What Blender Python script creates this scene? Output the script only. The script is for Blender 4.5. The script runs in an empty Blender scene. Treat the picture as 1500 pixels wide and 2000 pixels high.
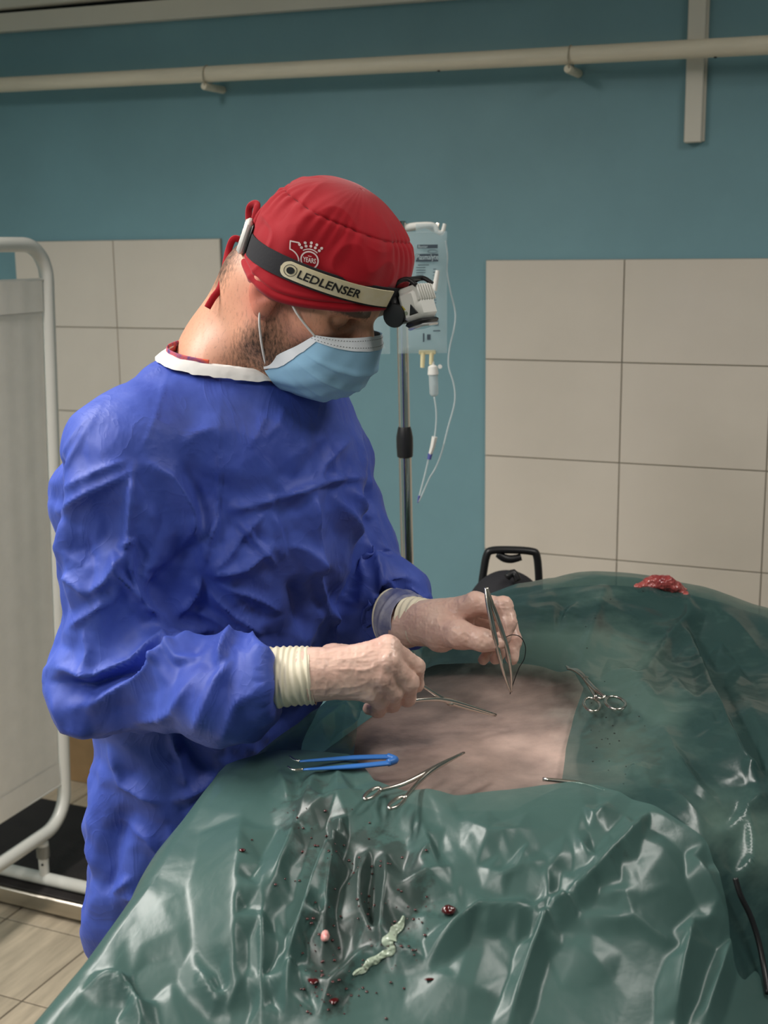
import bpy, math, random
import numpy as np
from math import sin, cos, radians, pi

rng = np.random.default_rng(7)
random.seed(7)
S = bpy.context.scene
COL = S.collection

# ------------------------------------------------------------------ camera, light, exposure
FPX = 2513.0
YAW, PITCH, ROLL = radians(24.0), radians(11.6), radians(-0.64)
CAMZ = 1.66
WALL_Y = 3.13
CEIL = 2.75
RX0, RX1, RY0, RY1 = -3.6, 1.75, -1.6, WALL_Y


def Rz(a):
    return np.array([[cos(a), -sin(a), 0], [sin(a), cos(a), 0], [0, 0, 1.0]])


_R = np.array([1.0, 0, 0]); _U = np.array([0, sin(PITCH), cos(PITCH)]); _F = np.array([0, cos(PITCH), -sin(PITCH)])
CR = cos(ROLL) * _R + sin(ROLL) * _U
CU = -sin(ROLL) * _R + cos(ROLL) * _U
CF = _F
CAM = np.array([0, 0, CAMZ])
RZ = Rz(YAW)

cam_d = bpy.data.cameras.new('camera')
cam_d.sensor_fit = 'VERTICAL'
cam_d.sensor_height = 24.0
cam_d.lens = 24.0 * FPX / 2000.0
cam_d.clip_start = 0.02
cam = bpy.data.objects.new('camera', cam_d)
COL.objects.link(cam)
import mathutils
_m = np.eye(4)
_m[:3, 0] = RZ @ CR; _m[:3, 1] = RZ @ CU; _m[:3, 2] = RZ @ (-CF); _m[:3, 3] = CAM
cam.matrix_world = mathutils.Matrix(_m.tolist())
cam_d.dof.use_dof = True
cam_d.dof.focus_distance = 1.62
cam_d.dof.aperture_fstop = 5.6
S.camera = cam

w = bpy.data.worlds.new('world'); S.world = w; w.use_nodes = True
w.node_tree.nodes['Background'].inputs[0].default_value = (0.8, 0.85, 0.9, 1)
w.node_tree.nodes['Background'].inputs[1].default_value = 0.05

S.view_settings.view_transform = 'Standard'
S.view_settings.look = 'None'
S.view_settings.gamma = 1.0
S.view_settings.use_curve_mapping = False
S.view_settings.exposure = 0.0


def area_light(name, loc, power, sx, sy, color=(1, 0.96, 0.905), rot=(0, 0, 0)):
    l = bpy.data.lights.new(name, 'AREA'); l.shape = 'RECTANGLE'; l.size = sx; l.size_y = sy
    l.energy = power; l.color = color; l.spread = radians(157)      # spread narrowed to keep the upper wall darker
    o = bpy.data.objects.new(name, l); COL.objects.link(o)
    o.location = loc; o.rotation_euler = rot
    return o


# ceiling luminaires out of view (fixtures are modelled further down at the same places)
LUMINAIRES = [(-1.8, 0.9, 46.0), (-1.05, -0.65, 24.0), (0.4, 1.6, 14.0), (-2.75, -0.4, 20.0)]  # last two added to brighten the wall and soften the pipe's shadow
for (lx, ly, pw) in LUMINAIRES:
    area_light('ceiling_lamp_light', (lx, ly, CEIL - 0.115), pw, 0.28, 1.2)


# ------------------------------------------------------------------ pixel/space helpers (frame C: x right, y away from camera, z up)
def ray(px, py):
    return (px - 750.0) / FPX * CR - (py - 1000.0) / FPX * CU + CF


def P(px, py, d):
    r = ray(px, py)
    return CAM + r * (d / r[1])


def PZ(px, py, z):
    r = ray(px, py)
    return CAM + r * ((z - CAMZ) / r[2])


def proj(v):
    q = np.asarray(v) - CAM
    zc = q @ CF
    return np.stack([750 + FPX * (q @ CR) / zc, 1000 - FPX * (q @ CU) / zc], -1), zc


def C2W(v):
    return np.asarray(v) @ RZ.T


def W2C(v):
    return np.asarray(v) @ RZ


# ------------------------------------------------------------------ mesh helpers
def nrm(a):
    a = np.asarray(a, float)
    return a / (np.linalg.norm(a, axis=-1, keepdims=True) + 1e-12)


class MB:
    """collects verts/faces; build() links ONE mesh object"""
    def __init__(self):
        self.v = []; self.f = []; self.n = 0

    def add(self, v, f):
        v = np.asarray(v, float)
        self.v.append(v)
        o = self.n
        self.f.extend([[i + o for i in q] for q in f])
        self.n += len(v)
        return self

    def box(self, lo, hi, bev=0.0, M=None, c=(0, 0, 0)):
        lo = np.array(lo, float); hi = np.array(hi, float)
        if bev <= 0:
            v = np.array([[x, y, z] for z in (lo[2], hi[2]) for y in (lo[1], hi[1]) for x in (lo[0], hi[0])])
            f = [[0, 2, 3, 1], [4, 5, 7, 6], [0, 1, 5, 4], [1, 3, 7, 5], [3, 2, 6, 7], [2, 0, 4, 6]]
        else:
            b = min(bev, 0.49 * (hi - lo).min())
            mid = (lo + hi) / 2; hs = (hi - lo) / 2
            v = []; idx = {}
            for sx in (-1, 1):
                for sy in (-1, 1):
                    for sz in (-1, 1):
                        for ax in range(3):
                            p = np.array([sx, sy, sz]) * (hs - b)
                            p[ax] = (sx, sy, sz)[ax] * hs[ax]
                            idx[(sx, sy, sz, ax)] = len(v); v.append(mid + p)
            v = np.array(v)
            f = []
            sg = (-1, 1)
            for ax in range(3):
                a1, a2 = [a for a in range(3) if a != ax]
                for s in sg:
                    q = []
                    for (s1, s2) in ((-1, -1), (1, -1), (1, 1), (-1, 1)):
                        k = [0, 0, 0]; k[ax] = s; k[a1] = s1; k[a2] = s2
                        q.append(idx[(k[0], k[1], k[2], ax)])
                    f.append(q)
            for ax in range(3):
                a1, a2 = [a for a in range(3) if a != ax]
                for s1 in sg:
                    for s2 in sg:
                        q = []
                        for (s, face) in ((-1, a1), (1, a1), (1, a2), (-1, a2)):
                            k = [0, 0, 0]; k[ax] = s; k[a1] = s1; k[a2] = s2
                            q.append(idx[(k[0], k[1], k[2], face)])
                        f.append(q)
            for sx in sg:
                for sy in sg:
                    for sz in sg:
                        f.append([idx[(sx, sy, sz, a)] for a in range(3)])
            # orient outward
            g = []
            for q in f:
                pv = v[q]; nn = np.cross(pv[1] - pv[0], pv[2] - pv[0])
                g.append(q if nn @ (pv.mean(0) - mid) > 0 else q[::-1])
            f = g
        if M is not None:
            v = v @ np.asarray(M).T
        return self.add(v + np.array(c), f)

    def tube(self, pts, r, n=12, res=0, cap=True, flat=None, closed=False):
        """round tube along pts; r scalar or list; res>0 resamples by Catmull-Rom; flat=(sx,sy,updir) squashes the section"""
        pts = np.asarray(pts, float)
        r = np.full(len(pts), r, float) if np.isscalar(r) else np.asarray(r, float)
        if res:
            pts, r = catmull(pts, r, res, closed)
        m = len(pts)
        if closed:
            t = nrm(np.roll(pts, -1, 0) - np.roll(pts, 1, 0))
        else:
            t = nrm(np.gradient(pts, axis=0))
        up = np.array([0, 0, 1.0]) if flat is None else np.asarray(flat[2], float)
        if abs(t[0] @ up) > 0.95 and flat is None:
            up = np.array([0, 1.0, 0])
        a = np.arange(n) / n * 2 * pi
        V = []
        u = nrm(up - (up @ t[0]) * t[0])
        for i in range(m):
            if flat is not None:
                u = nrm(np.asarray(flat[2], float) - (np.asarray(flat[2], float) @ t[i]) * t[i])
            else:
                u = nrm(u - (u @ t[i]) * t[i])
            b = np.cross(t[i], u)
            sx, sy = (1, 1) if flat is None else flat[:2]
            V.append(pts[i] + r[i] * (np.outer(np.cos(a), u) * sx + np.outer(np.sin(a), b) * sy))
        V = np.concatenate(V)
        f = []
        for i in range(m if closed else m - 1):
            i2 = (i + 1) % m
            for k in range(n):
                k2 = (k + 1) % n
                f.append([i * n + k, i * n + k2, i2 * n + k2, i2 * n + k])
        if cap and not closed:
            f.append(list(range(n))[::-1]); f.append([(m - 1) * n + k for k in range(n)])
        return self.add(V, f)

    def lathe(self, prof, origin=(0, 0, 0), axis=(0, 0, 1), n=24):
        """prof: list of (radius, height)"""
        ax = nrm(axis); u = np.array([1.0, 0, 0]) if abs(ax[0]) < .9 else np.array([0, 1.0, 0])
        u = nrm(u - (u @ ax) * ax); b = np.cross(ax, u)
        a = np.arange(n) / n * 2 * pi
        V = np.concatenate([np.asarray(origin) + h * ax + rr * (np.outer(np.cos(a), u) + np.outer(np.sin(a), b)) for rr, h in prof])
        f = []
        for i in range(len(prof) - 1):
            for k in range(n):
                k2 = (k + 1) % n
                f.append([i * n + k, i * n + k2, (i + 1) * n + k2, (i + 1) * n + k])
        f.append(list(range(n))[::-1]); f.append([(len(prof) - 1) * n + k for k in range(n)])
        return self.add(V, f)

    def grid(self, V, closed_u=False):
        """V: (a,b,3)"""
        a, b = V.shape[:2]
        f = []
        for i in range(a if closed_u else a - 1):
            i2 = (i + 1) % a
            for j in range(b - 1):
                f.append([i * b + j, i2 * b + j, i2 * b + j + 1, i * b + j + 1])
        return self.add(V.reshape(-1, 3), f)

    def arrays(self):
        return np.concatenate(self.v), self.f


def catmull(p, r, res, closed=False):
    p = np.asarray(p, float); n = len(p)
    out = []; ro = []
    segs = n if closed else n - 1
    for i in range(segs):
        if closed:
            a, b, c, d = p[(i - 1) % n], p[i], p[(i + 1) % n], p[(i + 2) % n]
        else:
            a, b, c, d = p[max(i - 1, 0)], p[i], p[i + 1], p[min(i + 2, n - 1)]
        for k in range(res):
            t = k / res
            out.append(0.5 * ((2 * b) + (-a + c) * t + (2 * a - 5 * b + 4 * c - d) * t * t + (-a + 3 * b - 3 * c + d) * t ** 3))
            ro.append(r[i] * (1 - t) + r[(i + 1) % n] * t)
    if not closed:
        out.append(p[-1]); ro.append(r[-1])
    return np.array(out), np.array(ro)


def gridm(V, closed_u=False):
    a, b = V.shape[:2]
    I = np.arange(a * b).reshape(a, b)
    if closed_u: I = np.concatenate([I, I[:1]])
    f = np.stack([I[:-1, :-1], I[1:, :-1], I[1:, 1:], I[:-1, 1:]], -1).reshape(-1, 4)
    return V.reshape(-1, 3), f


ORG = {}


def _setprops(o, label=None, cat=None, group=None, kind=None):
    if label: o['label'] = label
    if cat: o['category'] = cat
    if group: o['group'] = group
    if kind: o['kind'] = kind
    return o


def thing(name, label, cat, loc, group=None, frame='C'):
    o = bpy.data.objects.new(name, None); COL.objects.link(o)
    o.empty_display_size = 0.05
    loc = np.asarray(loc, float)
    if frame == 'C':
        o.location = C2W(loc); o.rotation_euler = (0, 0, YAW)
    else:
        o.location = loc
    ORG[o.name] = (loc, frame)
    return _setprops(o, label, cat, group)


def mesh_of(name, v, f, mat, smooth=True, auto=None):
    me = bpy.data.meshes.new(name)
    v = np.asarray(v, float)
    if isinstance(f, np.ndarray) and f.ndim == 2:
        k = f.shape[1]; nf = len(f)
        me.vertices.add(len(v)); me.vertices.foreach_set('co', v.ravel())
        me.loops.add(nf * k); me.loops.foreach_set('vertex_index', f.ravel().astype(np.int32))
        me.polygons.add(nf)
        me.polygons.foreach_set('loop_start', np.arange(0, nf * k, k, dtype=np.int32))
        me.update(calc_edges=True)
        me.validate()
    else:
        me.from_pydata(v.tolist(), [], [list(map(int, q)) for q in f]); me.update()
    if smooth:
        me.polygons.foreach_set('use_smooth', np.ones(len(me.polygons), bool))
        if auto is not None:
            me.set_sharp_from_angle(angle=radians(auto))
    if mat is not None:
        me.materials.append(mat)
    return me


def part(name, mb, mat, parent, smooth=True, auto=40, label=None, kind=None):
    """mesh under a thing (or under a part); coordinates are given in the thing's frame, absolute"""
    v, f = mb.arrays() if isinstance(mb, MB) else mb
    loc, frame = ORG[parent.name]
    me = mesh_of(name, np.asarray(v) - loc, f, mat, smooth, auto)
    o = bpy.data.objects.new(name, me); COL.objects.link(o)
    o.parent = parent
    ORG[o.name] = (loc, frame)
    return _setprops(o, label=label, kind=kind)


def single(name, mb, mat, label, cat, loc=None, group=None, frame='C', smooth=True, auto=40, kind=None):
    """a thing that is one mesh"""
    v, f = mb.arrays() if isinstance(mb, MB) else mb
    v = np.asarray(v)
    if loc is None:
        loc = np.array([(v[:, 0].min() + v[:, 0].max()) / 2, (v[:, 1].min() + v[:, 1].max()) / 2, v[:, 2].min()])
    me = mesh_of(name, v - loc, f, mat, smooth, auto)
    o = bpy.data.objects.new(name, me); COL.objects.link(o)
    if frame == 'C':
        o.location = C2W(loc); o.rotation_euler = (0, 0, YAW)
    else:
        o.location = loc
    ORG[o.name] = (np.asarray(loc, float), frame)
    return _setprops(o, label, cat, group, kind)


def text_mesh(s, size=1.0, extrude=0.0, align='LEFT', bold=0.0):
    cu = bpy.data.curves.new('txt', 'FONT'); cu.body = s; cu.size = size; cu.extrude = extrude
    cu.align_x = align; cu.offset = bold * size; cu.resolution_u = 3
    o = bpy.data.objects.new('txt', cu); COL.objects.link(o)
    dg = bpy.context.evaluated_depsgraph_get()
    me = o.evaluated_get(dg).to_mesh()
    v = np.array([list(q.co) for q in me.vertices]); f = [list(p.vertices) for p in me.polygons]
    o.evaluated_get(dg).to_mesh_clear()
    bpy.data.objects.remove(o); bpy.data.curves.remove(cu)
    return v, f


def subdivide_flat(v, f, maxlen):
    """split long triangles so that lettering can bend with its strap"""
    v = [np.array(q) for q in v]
    tris = []
    for q in f:
        for i in range(1, len(q) - 1):
            tris.append((q[0], q[i], q[i + 1]))
    out = []
    cache = {}
    st = list(tris)
    while st:
        t = st.pop()
        L = [np.linalg.norm(v[t[i]] - v[t[(i + 1) % 3]]) for i in range(3)]
        k = int(np.argmax(L))
        if L[k] <= maxlen:
            out.append(t); continue
        a, b, c = t[k], t[(k + 1) % 3], t[(k + 2) % 3]
        key = (min(a, b), max(a, b))
        if key not in cache:
            cache[key] = len(v); v.append((v[a] + v[b]) / 2)
        m = cache[key]
        st.append((a, m, c)); st.append((m, b, c))
    return np.array(v), [list(t) for t in out]


# ------------------------------------------------------------------ noise
_perm = np.random.default_rng(3).permutation(512)


def _hash(ix, iy, iz):
    return _perm[(_perm[(_perm[ix & 511] + iy) & 511] + iz) & 511] / 511.0


def vnoise(p):
    """smooth value noise, -1..1"""
    p = np.asarray(p, float)
    i = np.floor(p).astype(int); fr = p - i
    u = fr * fr * fr * (fr * (fr * 6 - 15) + 10)
    x, y, z = i[..., 0], i[..., 1], i[..., 2]
    c = lambda a, b, d: _hash(x + a, y + b, z + d)
    ux, uy, uz = u[..., 0], u[..., 1], u[..., 2]
    x00 = c(0, 0, 0) * (1 - ux) + c(1, 0, 0) * ux
    x10 = c(0, 1, 0) * (1 - ux) + c(1, 1, 0) * ux
    x01 = c(0, 0, 1) * (1 - ux) + c(1, 0, 1) * ux
    x11 = c(0, 1, 1) * (1 - ux) + c(1, 1, 1) * ux
    return 2 * ((x00 * (1 - uy) + x10 * uy) * (1 - uz) + (x01 * (1 - uy) + x11 * uy) * uz) - 1


def fbm(p, oct=3):
    a = 0; s = 1.0; t = 0
    for _ in range(oct):
        a = a + s * vnoise(p); t += s; s *= 0.5; p = np.asarray(p) * 2.03 + 11.7
    return a / t


def ridged(p):
    return 1 - 2 * np.abs(vnoise(p)) ** 0.8


def tri(x):
    return np.abs(((x * 0.5) % 1.0) * 2 - 1) * 2 - 1


def crumple(p, scale, seed=0, n=7):
    """piecewise-flat creases: triangle waves in many directions, switched on and off by soft noise"""
    r = np.random.default_rng(seed)
    h = np.zeros(len(p))
    warp = np.stack([vnoise(p * scale * .35 + k * 13.1 + seed) for k in range(3)], -1) * .5 / scale
    q = p + warp
    for k in range(n):
        d = nrm(r.normal(size=3)); f = scale * r.uniform(.6, 1.5)
        m = np.clip(vnoise(p * scale * .45 + k * 7.7 + seed * 3.1) * 1.6, 0, 1)
        h += m * tri(q @ d * f + r.uniform(0, 9)) / f
    return h


# ------------------------------------------------------------------ implicit bodies (smooth unions, polygonised with surface nets)
class Field:
    def __init__(self, lo, hi, h):
        self.lo = np.asarray(lo, float); self.h = h
        self.n = np.ceil((np.asarray(hi) - self.lo) / h).astype(int) + 1
        self.f = np.full(self.n, 0.2, np.float32)
        self.ax = [self.lo[k] + h * np.arange(self.n[k]) for k in range(3)]

    def _sub(self, lo, hi, pad):
        s = []
        for k in range(3):
            a = int(max(0, math.floor((lo[k] - pad - self.lo[k]) / self.h)))
            b = int(min(self.n[k], math.ceil((hi[k] + pad - self.lo[k]) / self.h) + 1))
            s.append(slice(a, max(b, a)))
        s = tuple(s)
        X = self.ax[0][s[0]][:, None, None]; Y = self.ax[1][s[1]][None, :, None]; Z = self.ax[2][s[2]][None, None, :]
        return s, X.astype(np.float32), Y.astype(np.float32), Z.astype(np.float32)

    def _mix(self, s, d, k, cut=False):
        a = self.f[s]
        if a.size == 0: return
        if cut:
            d = -d
            h = np.maximum(k - np.abs(a - d), 0) / max(k, 1e-9)
            self.f[s] = np.maximum(a, d) + h * h * k * 0.25
        else:
            h = np.maximum(k - np.abs(a - d), 0) / max(k, 1e-9)
            self.f[s] = np.minimum(a, d) - h * h * k * 0.25

    def cone(self, a, b, ra, rb, k=0.01, cut=False):
        a = np.asarray(a, float); b = np.asarray(b, float)
        R = max(ra, rb)
        s, X, Y, Z = self._sub(np.minimum(a, b) - R, np.maximum(a, b) + R, k + 0.02)
        ba = b - a; L2 = ba @ ba + 1e-12
        px, py, pz = X - a[0], Y - a[1], Z - a[2]
        t = np.clip((px * ba[0] + py * ba[1] + pz * ba[2]) / L2, 0, 1)
        d = np.sqrt((px - t * ba[0]) ** 2 + (py - t * ba[1]) ** 2 + (pz - t * ba[2]) ** 2) - (ra + (rb - ra) * t)
        self._mix(s, d, k, cut)

    def chain(self, pts, rad, k=0.01):
        for i in range(len(pts) - 1):
            self.cone(pts[i], pts[i + 1], rad[i], rad[i + 1], k)

    def ell(self, c, r, M=None, k=0.01, cut=False):
        """ellipsoid centred at c, radii r along the rows of M"""
        c = np.asarray(c, float); r = np.asarray(r, float)
        M = np.eye(3) if M is None else np.asarray(M)
        R = np.abs(M.T) @ r
        s, X, Y, Z = self._sub(c - R, c + R, k + 0.02)
        px, py, pz = X - c[0], Y - c[1], Z - c[2]
        q = [(M[i, 0] * px + M[i, 1] * py + M[i, 2] * pz) for i in range(3)]
        k0 = np.sqrt(sum((q[i] / r[i]) ** 2 for i in range(3)))
        k1 = np.sqrt(sum((q[i] / r[i] ** 2) ** 2 for i in range(3))) + 1e-6
        self._mix(s, k0 * (k0 - 1.0) / k1, k, cut)

    def loft(self, rings, L, k=0.01):
        """rings: (z, cx, cy, a along L, b across), stacked in z"""
        R = np.array(sorted(rings)); z0, z1 = R[0, 0], R[-1, 0]
        m = R[:, 3:5].max()
        s, X, Y, Z = self._sub((R[:, 1].min() - m, R[:, 2].min() - m, z0), (R[:, 1].max() + m, R[:, 2].max() + m, z1), k + 0.02)
        zz = np.clip(Z, z0, z1)
        # smooth interpolation in z
        zi = zz.ravel()
        def ip(col):
            return np.interp(zi, R[:, 0], R[:, col]).astype(np.float32)[None, None, :]
        cx, cy, a, b = ip(1), ip(2), ip(3), ip(4)
        px, py = X - cx, Y - cy
        u = px * L[0] + py * L[1]; w_ = -px * L[1] + py * L[0]
        k0 = np.sqrt((u / a) ** 2 + (w_ / b) ** 2)
        k1 = np.sqrt((u / a ** 2) ** 2 + (w_ / b ** 2) ** 2) + 1e-6
        d2 = k0 * (k0 - 1) / k1
        dz = np.abs(Z - zz)
        d = np.where(dz > 0, np.sqrt(np.maximum(d2, 0) ** 2 + dz ** 2) + np.minimum(d2, 0) * 0, d2)
        self._mix(s, d.astype(np.float32), k)

    def cut_above(self, p0, n, c, rad, k=0.004):
        """remove what lies above the plane (p0, n) within rad of c"""
        s, X, Y, Z = self._sub(np.asarray(c) - rad, np.asarray(c) + rad, .02)
        pl = -((X - p0[0]) * n[0] + (Y - p0[1]) * n[1] + (Z - p0[2]) * n[2])
        sp = np.sqrt((X - c[0]) ** 2 + (Y - c[1]) ** 2 + (Z - c[2]) ** 2) - rad
        self._mix(s, np.maximum(pl, sp), k, cut=True)

    def blur(self, it=1):
        f = self.f
        for _ in range(it):
            for ax in range(3):
                f = 0.25 * np.roll(f, 1, ax) + 0.5 * f + 0.25 * np.roll(f, -1, ax)
        self.f = f

    def mesh(self, iso=0.0):
        f = self.f - iso
        n = self.n
        s = f < 0
        cs = np.zeros(n - 1, np.int8)
        for dx in (0, 1):
            for dy in (0, 1):
                for dz in (0, 1):
                    cs += s[dx:n[0] - 1 + dx, dy:n[1] - 1 + dy, dz:n[2] - 1 + dz]
        act = (cs > 0) & (cs < 8)
        I = np.argwhere(act)
        idx = np.full(n - 1, -1, np.int32); idx[act] = np.arange(len(I))
        acc = np.zeros((len(I), 3)); cnt = np.zeros(len(I))
        cor = [(a, b, c) for a in (0, 1) for b in (0, 1) for c in (0, 1)]
        val = {c: f[I[:, 0] + c[0], I[:, 1] + c[1], I[:, 2] + c[2]] for c in cor}
        for c in cor:
            for ax in range(3):
                if c[ax] == 0:
                    e = list(c); e[ax] = 1; e = tuple(e)
                    va, vb = val[c], val[e]
                    m = (va < 0) != (vb < 0)
                    t = np.where(m, va / np.where(m, va - vb, 1), 0)
                    q = np.array(c, float)[None].repeat(len(I), 0); q[:, ax] += t
                    acc += q * m[:, None]; cnt += m
        v = self.lo + self.h * (I + acc / cnt[:, None])
        Q = []
        for ax in range(3):
            a1, a2 = (ax + 1) % 3, (ax + 2) % 3
            sl0 = [slice(None)] * 3; sl1 = [slice(None)] * 3
            sl0[ax] = slice(0, n[ax] - 1); sl1[ax] = slice(1, n[ax])
            ch = s[tuple(sl0)] != s[tuple(sl1)]
            E = np.argwhere(ch)
            ok = (E[:, a1] > 0) & (E[:, a2] > 0) & (E[:, a1] < n[a1] - 1) & (E[:, a2] < n[a2] - 1)
            E = E[ok]
            ins = s[E[:, 0], E[:, 1], E[:, 2]]
            def cell(o1, o2):
                c = E.copy(); c[:, a1] += o1; c[:, a2] += o2
                return idx[c[:, 0], c[:, 1], c[:, 2]]
            q = np.stack([cell(-1, -1), cell(0, -1), cell(0, 0), cell(-1, 0)], 1)
            q[~ins] = q[~ins][:, ::-1]
            Q.append(q)
        return v, np.concatenate(Q)


def vnormals(v, f):
    f = np.asarray(f)
    d1 = v[f[:, 2]] - v[f[:, 0]]; d2 = v[f[:, 3]] - v[f[:, 1]]
    n = np.cross(d1, d2)
    out = np.zeros_like(v)
    for k in range(4):
        np.add.at(out, f[:, k], n)
    return nrm(out)


def relax(v, f, it=3, lam=0.5):
    f = np.asarray(f)
    e = np.concatenate([f[:, [0, 1]], f[:, [1, 2]], f[:, [2, 3]], f[:, [3, 0]]])
    deg = np.bincount(e.ravel(), minlength=len(v)).astype(float)[:, None]
    for _ in range(it):
        s = np.zeros_like(v)
        for k in range(3):
            s[:, k] = np.bincount(e[:, 0], v[e[:, 1], k], len(v)) + np.bincount(e[:, 1], v[e[:, 0], k], len(v))
        v = v + lam * (s / deg - v)
    return v


def poly_dist(q, pl):
    """distance, arc parameter 0..1 and signed side of pixels q to polyline pl"""
    pl = np.asarray(pl, float)
    best = np.full(len(q), 1e9); tt = np.zeros(len(q)); sd = np.zeros(len(q))
    seg = np.linalg.norm(np.diff(pl, axis=0), axis=1); cum = np.concatenate([[0], np.cumsum(seg)]) / seg.sum()
    for i in range(len(pl) - 1):
        a, b = pl[i], pl[i + 1]; ab = b - a
        t = np.clip(((q - a) @ ab) / (ab @ ab), 0, 1)
        r = q - a - t[:, None] * ab
        d = np.linalg.norm(r, axis=1)
        m = d < best
        best[m] = d[m]; tt[m] = (cum[i] + t * (cum[i + 1] - cum[i]))[m]
        sd[m] = np.sign(ab[0] * r[:, 1] - ab[1] * r[:, 0])[m]
    return best, tt, sd


def fold_field(px, folds, end=0.25):
    """sum of cloth folds. fold = (polyline, half width, height, sharpness, drange or None)"""
    h = np.zeros(len(px))
    for fo in folds:
        pl, wd, am = fo[0], fo[1], fo[2]
        kind = fo[3] if len(fo) > 3 else 'r'
        pl = np.asarray(pl, float)
        lo = pl.min(0) - 3 * wd; hi = pl.max(0) + 3 * wd
        m = np.where(((px > lo) & (px < hi)).all(1))[0]
        if len(m) == 0: continue
        d, t, s = poly_dist(px[m], pl)
        taper = np.clip(np.minimum(t, 1 - t) / end, 0, 1)
        taper = taper * taper * (3 - 2 * taper)
        x = d / wd
        if kind == 'r':      # soft crest with a crisp top
            g = np.exp(-2.0 * (np.sqrt(x * x + 0.006) - 0.077))
        elif kind == 's':    # one steep side
            g = np.where(s > 0, np.exp(-(x / 0.35) ** 2), np.exp(-x * 1.2))
        elif kind == 'g':    # wide and round
            g = np.exp(-x * x)
        elif kind == 'c':    # fine crease
            g = np.maximum(0, 1 - x)
        h[m] += am * taper * g
    return h


def tin_points(folds, box, step, amp, seed, scale=1.0, foot=2.1, density=None):
    """crease junctions: ridge points along authored folds, their feet, and loose points in between (pixel x, y, height)"""
    r = np.random.default_rng(seed)
    P_ = []
    for fo in folds:
        pl = np.asarray(fo[0], float); wd, am = fo[1], fo[2] * scale
        seg = np.linalg.norm(np.diff(pl, axis=0), axis=1); cum = np.r_[0, np.cumsum(seg)]
        n = max(3, int(cum[-1] / 26) + 1)
        s_ = np.linspace(0, cum[-1], n)
        x = np.interp(s_, cum, pl[:, 0]); y = np.interp(s_, cum, pl[:, 1])
        t = nrm(np.stack([np.gradient(x), np.gradient(y)], 1)); nn = np.stack([-t[:, 1], t[:, 0]], 1)
        for i in range(n):
            e = min(i, n - 1 - i)
            hgt = am * (0.25 if e == 0 else (0.8 if e == 1 else 1.0))
            P_.append((x[i], y[i], hgt, 2))
            if i % 2 == 1 or n <= 3:
                for sg in (-1, 1):
                    q = np.array([x[i], y[i]]) + nn[i] * sg * wd * foot * r.uniform(.8, 1.25)
                    P_.append((q[0], q[1], -.18 * am * r.uniform(.3, 1.4), 1))
    # authored ridge points win over feet that fall close to them
    out = []
    for lvl in (2, 1):
        for p in P_:
            if p[3] != lvl: continue
            if all((p[0] - o[0]) ** 2 + (p[1] - o[1]) ** 2 > (10 if lvl == 2 else 17) ** 2 for o in out):
                out.append(p[:3])
    x0, y0, x1, y1 = box
    for yy in np.arange(y0, y1, step):
        for xx in np.arange(x0, x1, step):
            q = np.array([xx, yy]) + r.uniform(-.38, .38, 2) * step
            if all((q[0] - o[0]) ** 2 + (q[1] - o[1]) ** 2 > (step * .55) ** 2 for o in out):
                d = 1.0 if density is None else density(q[0], q[1])
                out.append((q[0], q[1], r.uniform(-1, 1) * amp * d))
    for q in ((x0 - 900, y0 - 900), (x1 + 900, y0 - 900), (x0 - 900, y1 + 900), (x1 + 900, y1 + 900)):
        out.append((q[0], q[1], 0.0))
    return np.array(out)


def tin_height(px, pts):
    """piecewise-flat height over the crease junctions"""
    from mathutils.geometry import delaunay_2d_cdt
    vs, es, fs, ov, oe, of = delaunay_2d_cdt([mathutils.Vector((float(p[0]), float(p[1]))) for p in pts], [], [], 0, 1e-4)
    z = np.array([pts[o[0], 2] if len(o) else 0.0 for o in ov])
    V2 = np.array([[v.x, v.y] for v in vs])
    h = np.zeros(len(px))
    order = np.argsort(px[:, 0]); xs = px[order, 0]
    for f in fs:
        a, b, c = V2[f[0]], V2[f[1]], V2[f[2]]
        lo = min(a[0], b[0], c[0]); hi = max(a[0], b[0], c[0])
        k = order[np.searchsorted(xs, lo):np.searchsorted(xs, hi, 'right')]
        if len(k) == 0: continue
        q = px[k]
        k = k[(q[:, 1] >= min(a[1], b[1], c[1])) & (q[:, 1] <= max(a[1], b[1], c[1]))]
        if len(k) == 0: continue
        q = px[k]
        det = (b[0] - a[0]) * (c[1] - a[1]) - (c[0] - a[0]) * (b[1] - a[1])
        if abs(det) < 1e-9: continue
        u = ((q[:, 0] - a[0]) * (c[1] - a[1]) - (c[0] - a[0]) * (q[:, 1] - a[1])) / det
        v = ((b[0] - a[0]) * (q[:, 1] - a[1]) - (q[:, 0] - a[0]) * (b[1] - a[1])) / det
        m = (u >= -1e-6) & (v >= -1e-6) & (u + v <= 1 + 1e-6)
        h[k[m]] = z[f[0]] + u[m] * (z[f[1]] - z[f[0]]) + v[m] * (z[f[2]] - z[f[0]])
    return h


def smooth2(H, it=1):
    """soften a height grid a little so that creases are rounded, not knife-sharp"""
    for _ in range(it):
        Q = np.pad(H, 1, mode='edge')
        H = (4 * H + Q[2:, 1:-1] + Q[:-2, 1:-1] + Q[1:-1, 2:] + Q[1:-1, :-2]) / 8
    return H


# ------------------------------------------------------------------ materials
def lin(r, g, b):
    f = lambda c: (c / 255 / 12.92) if c / 255 <= 0.04045 else ((c / 255 + 0.055) / 1.055) ** 2.4
    return (f(r), f(g), f(b), 1)


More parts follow.
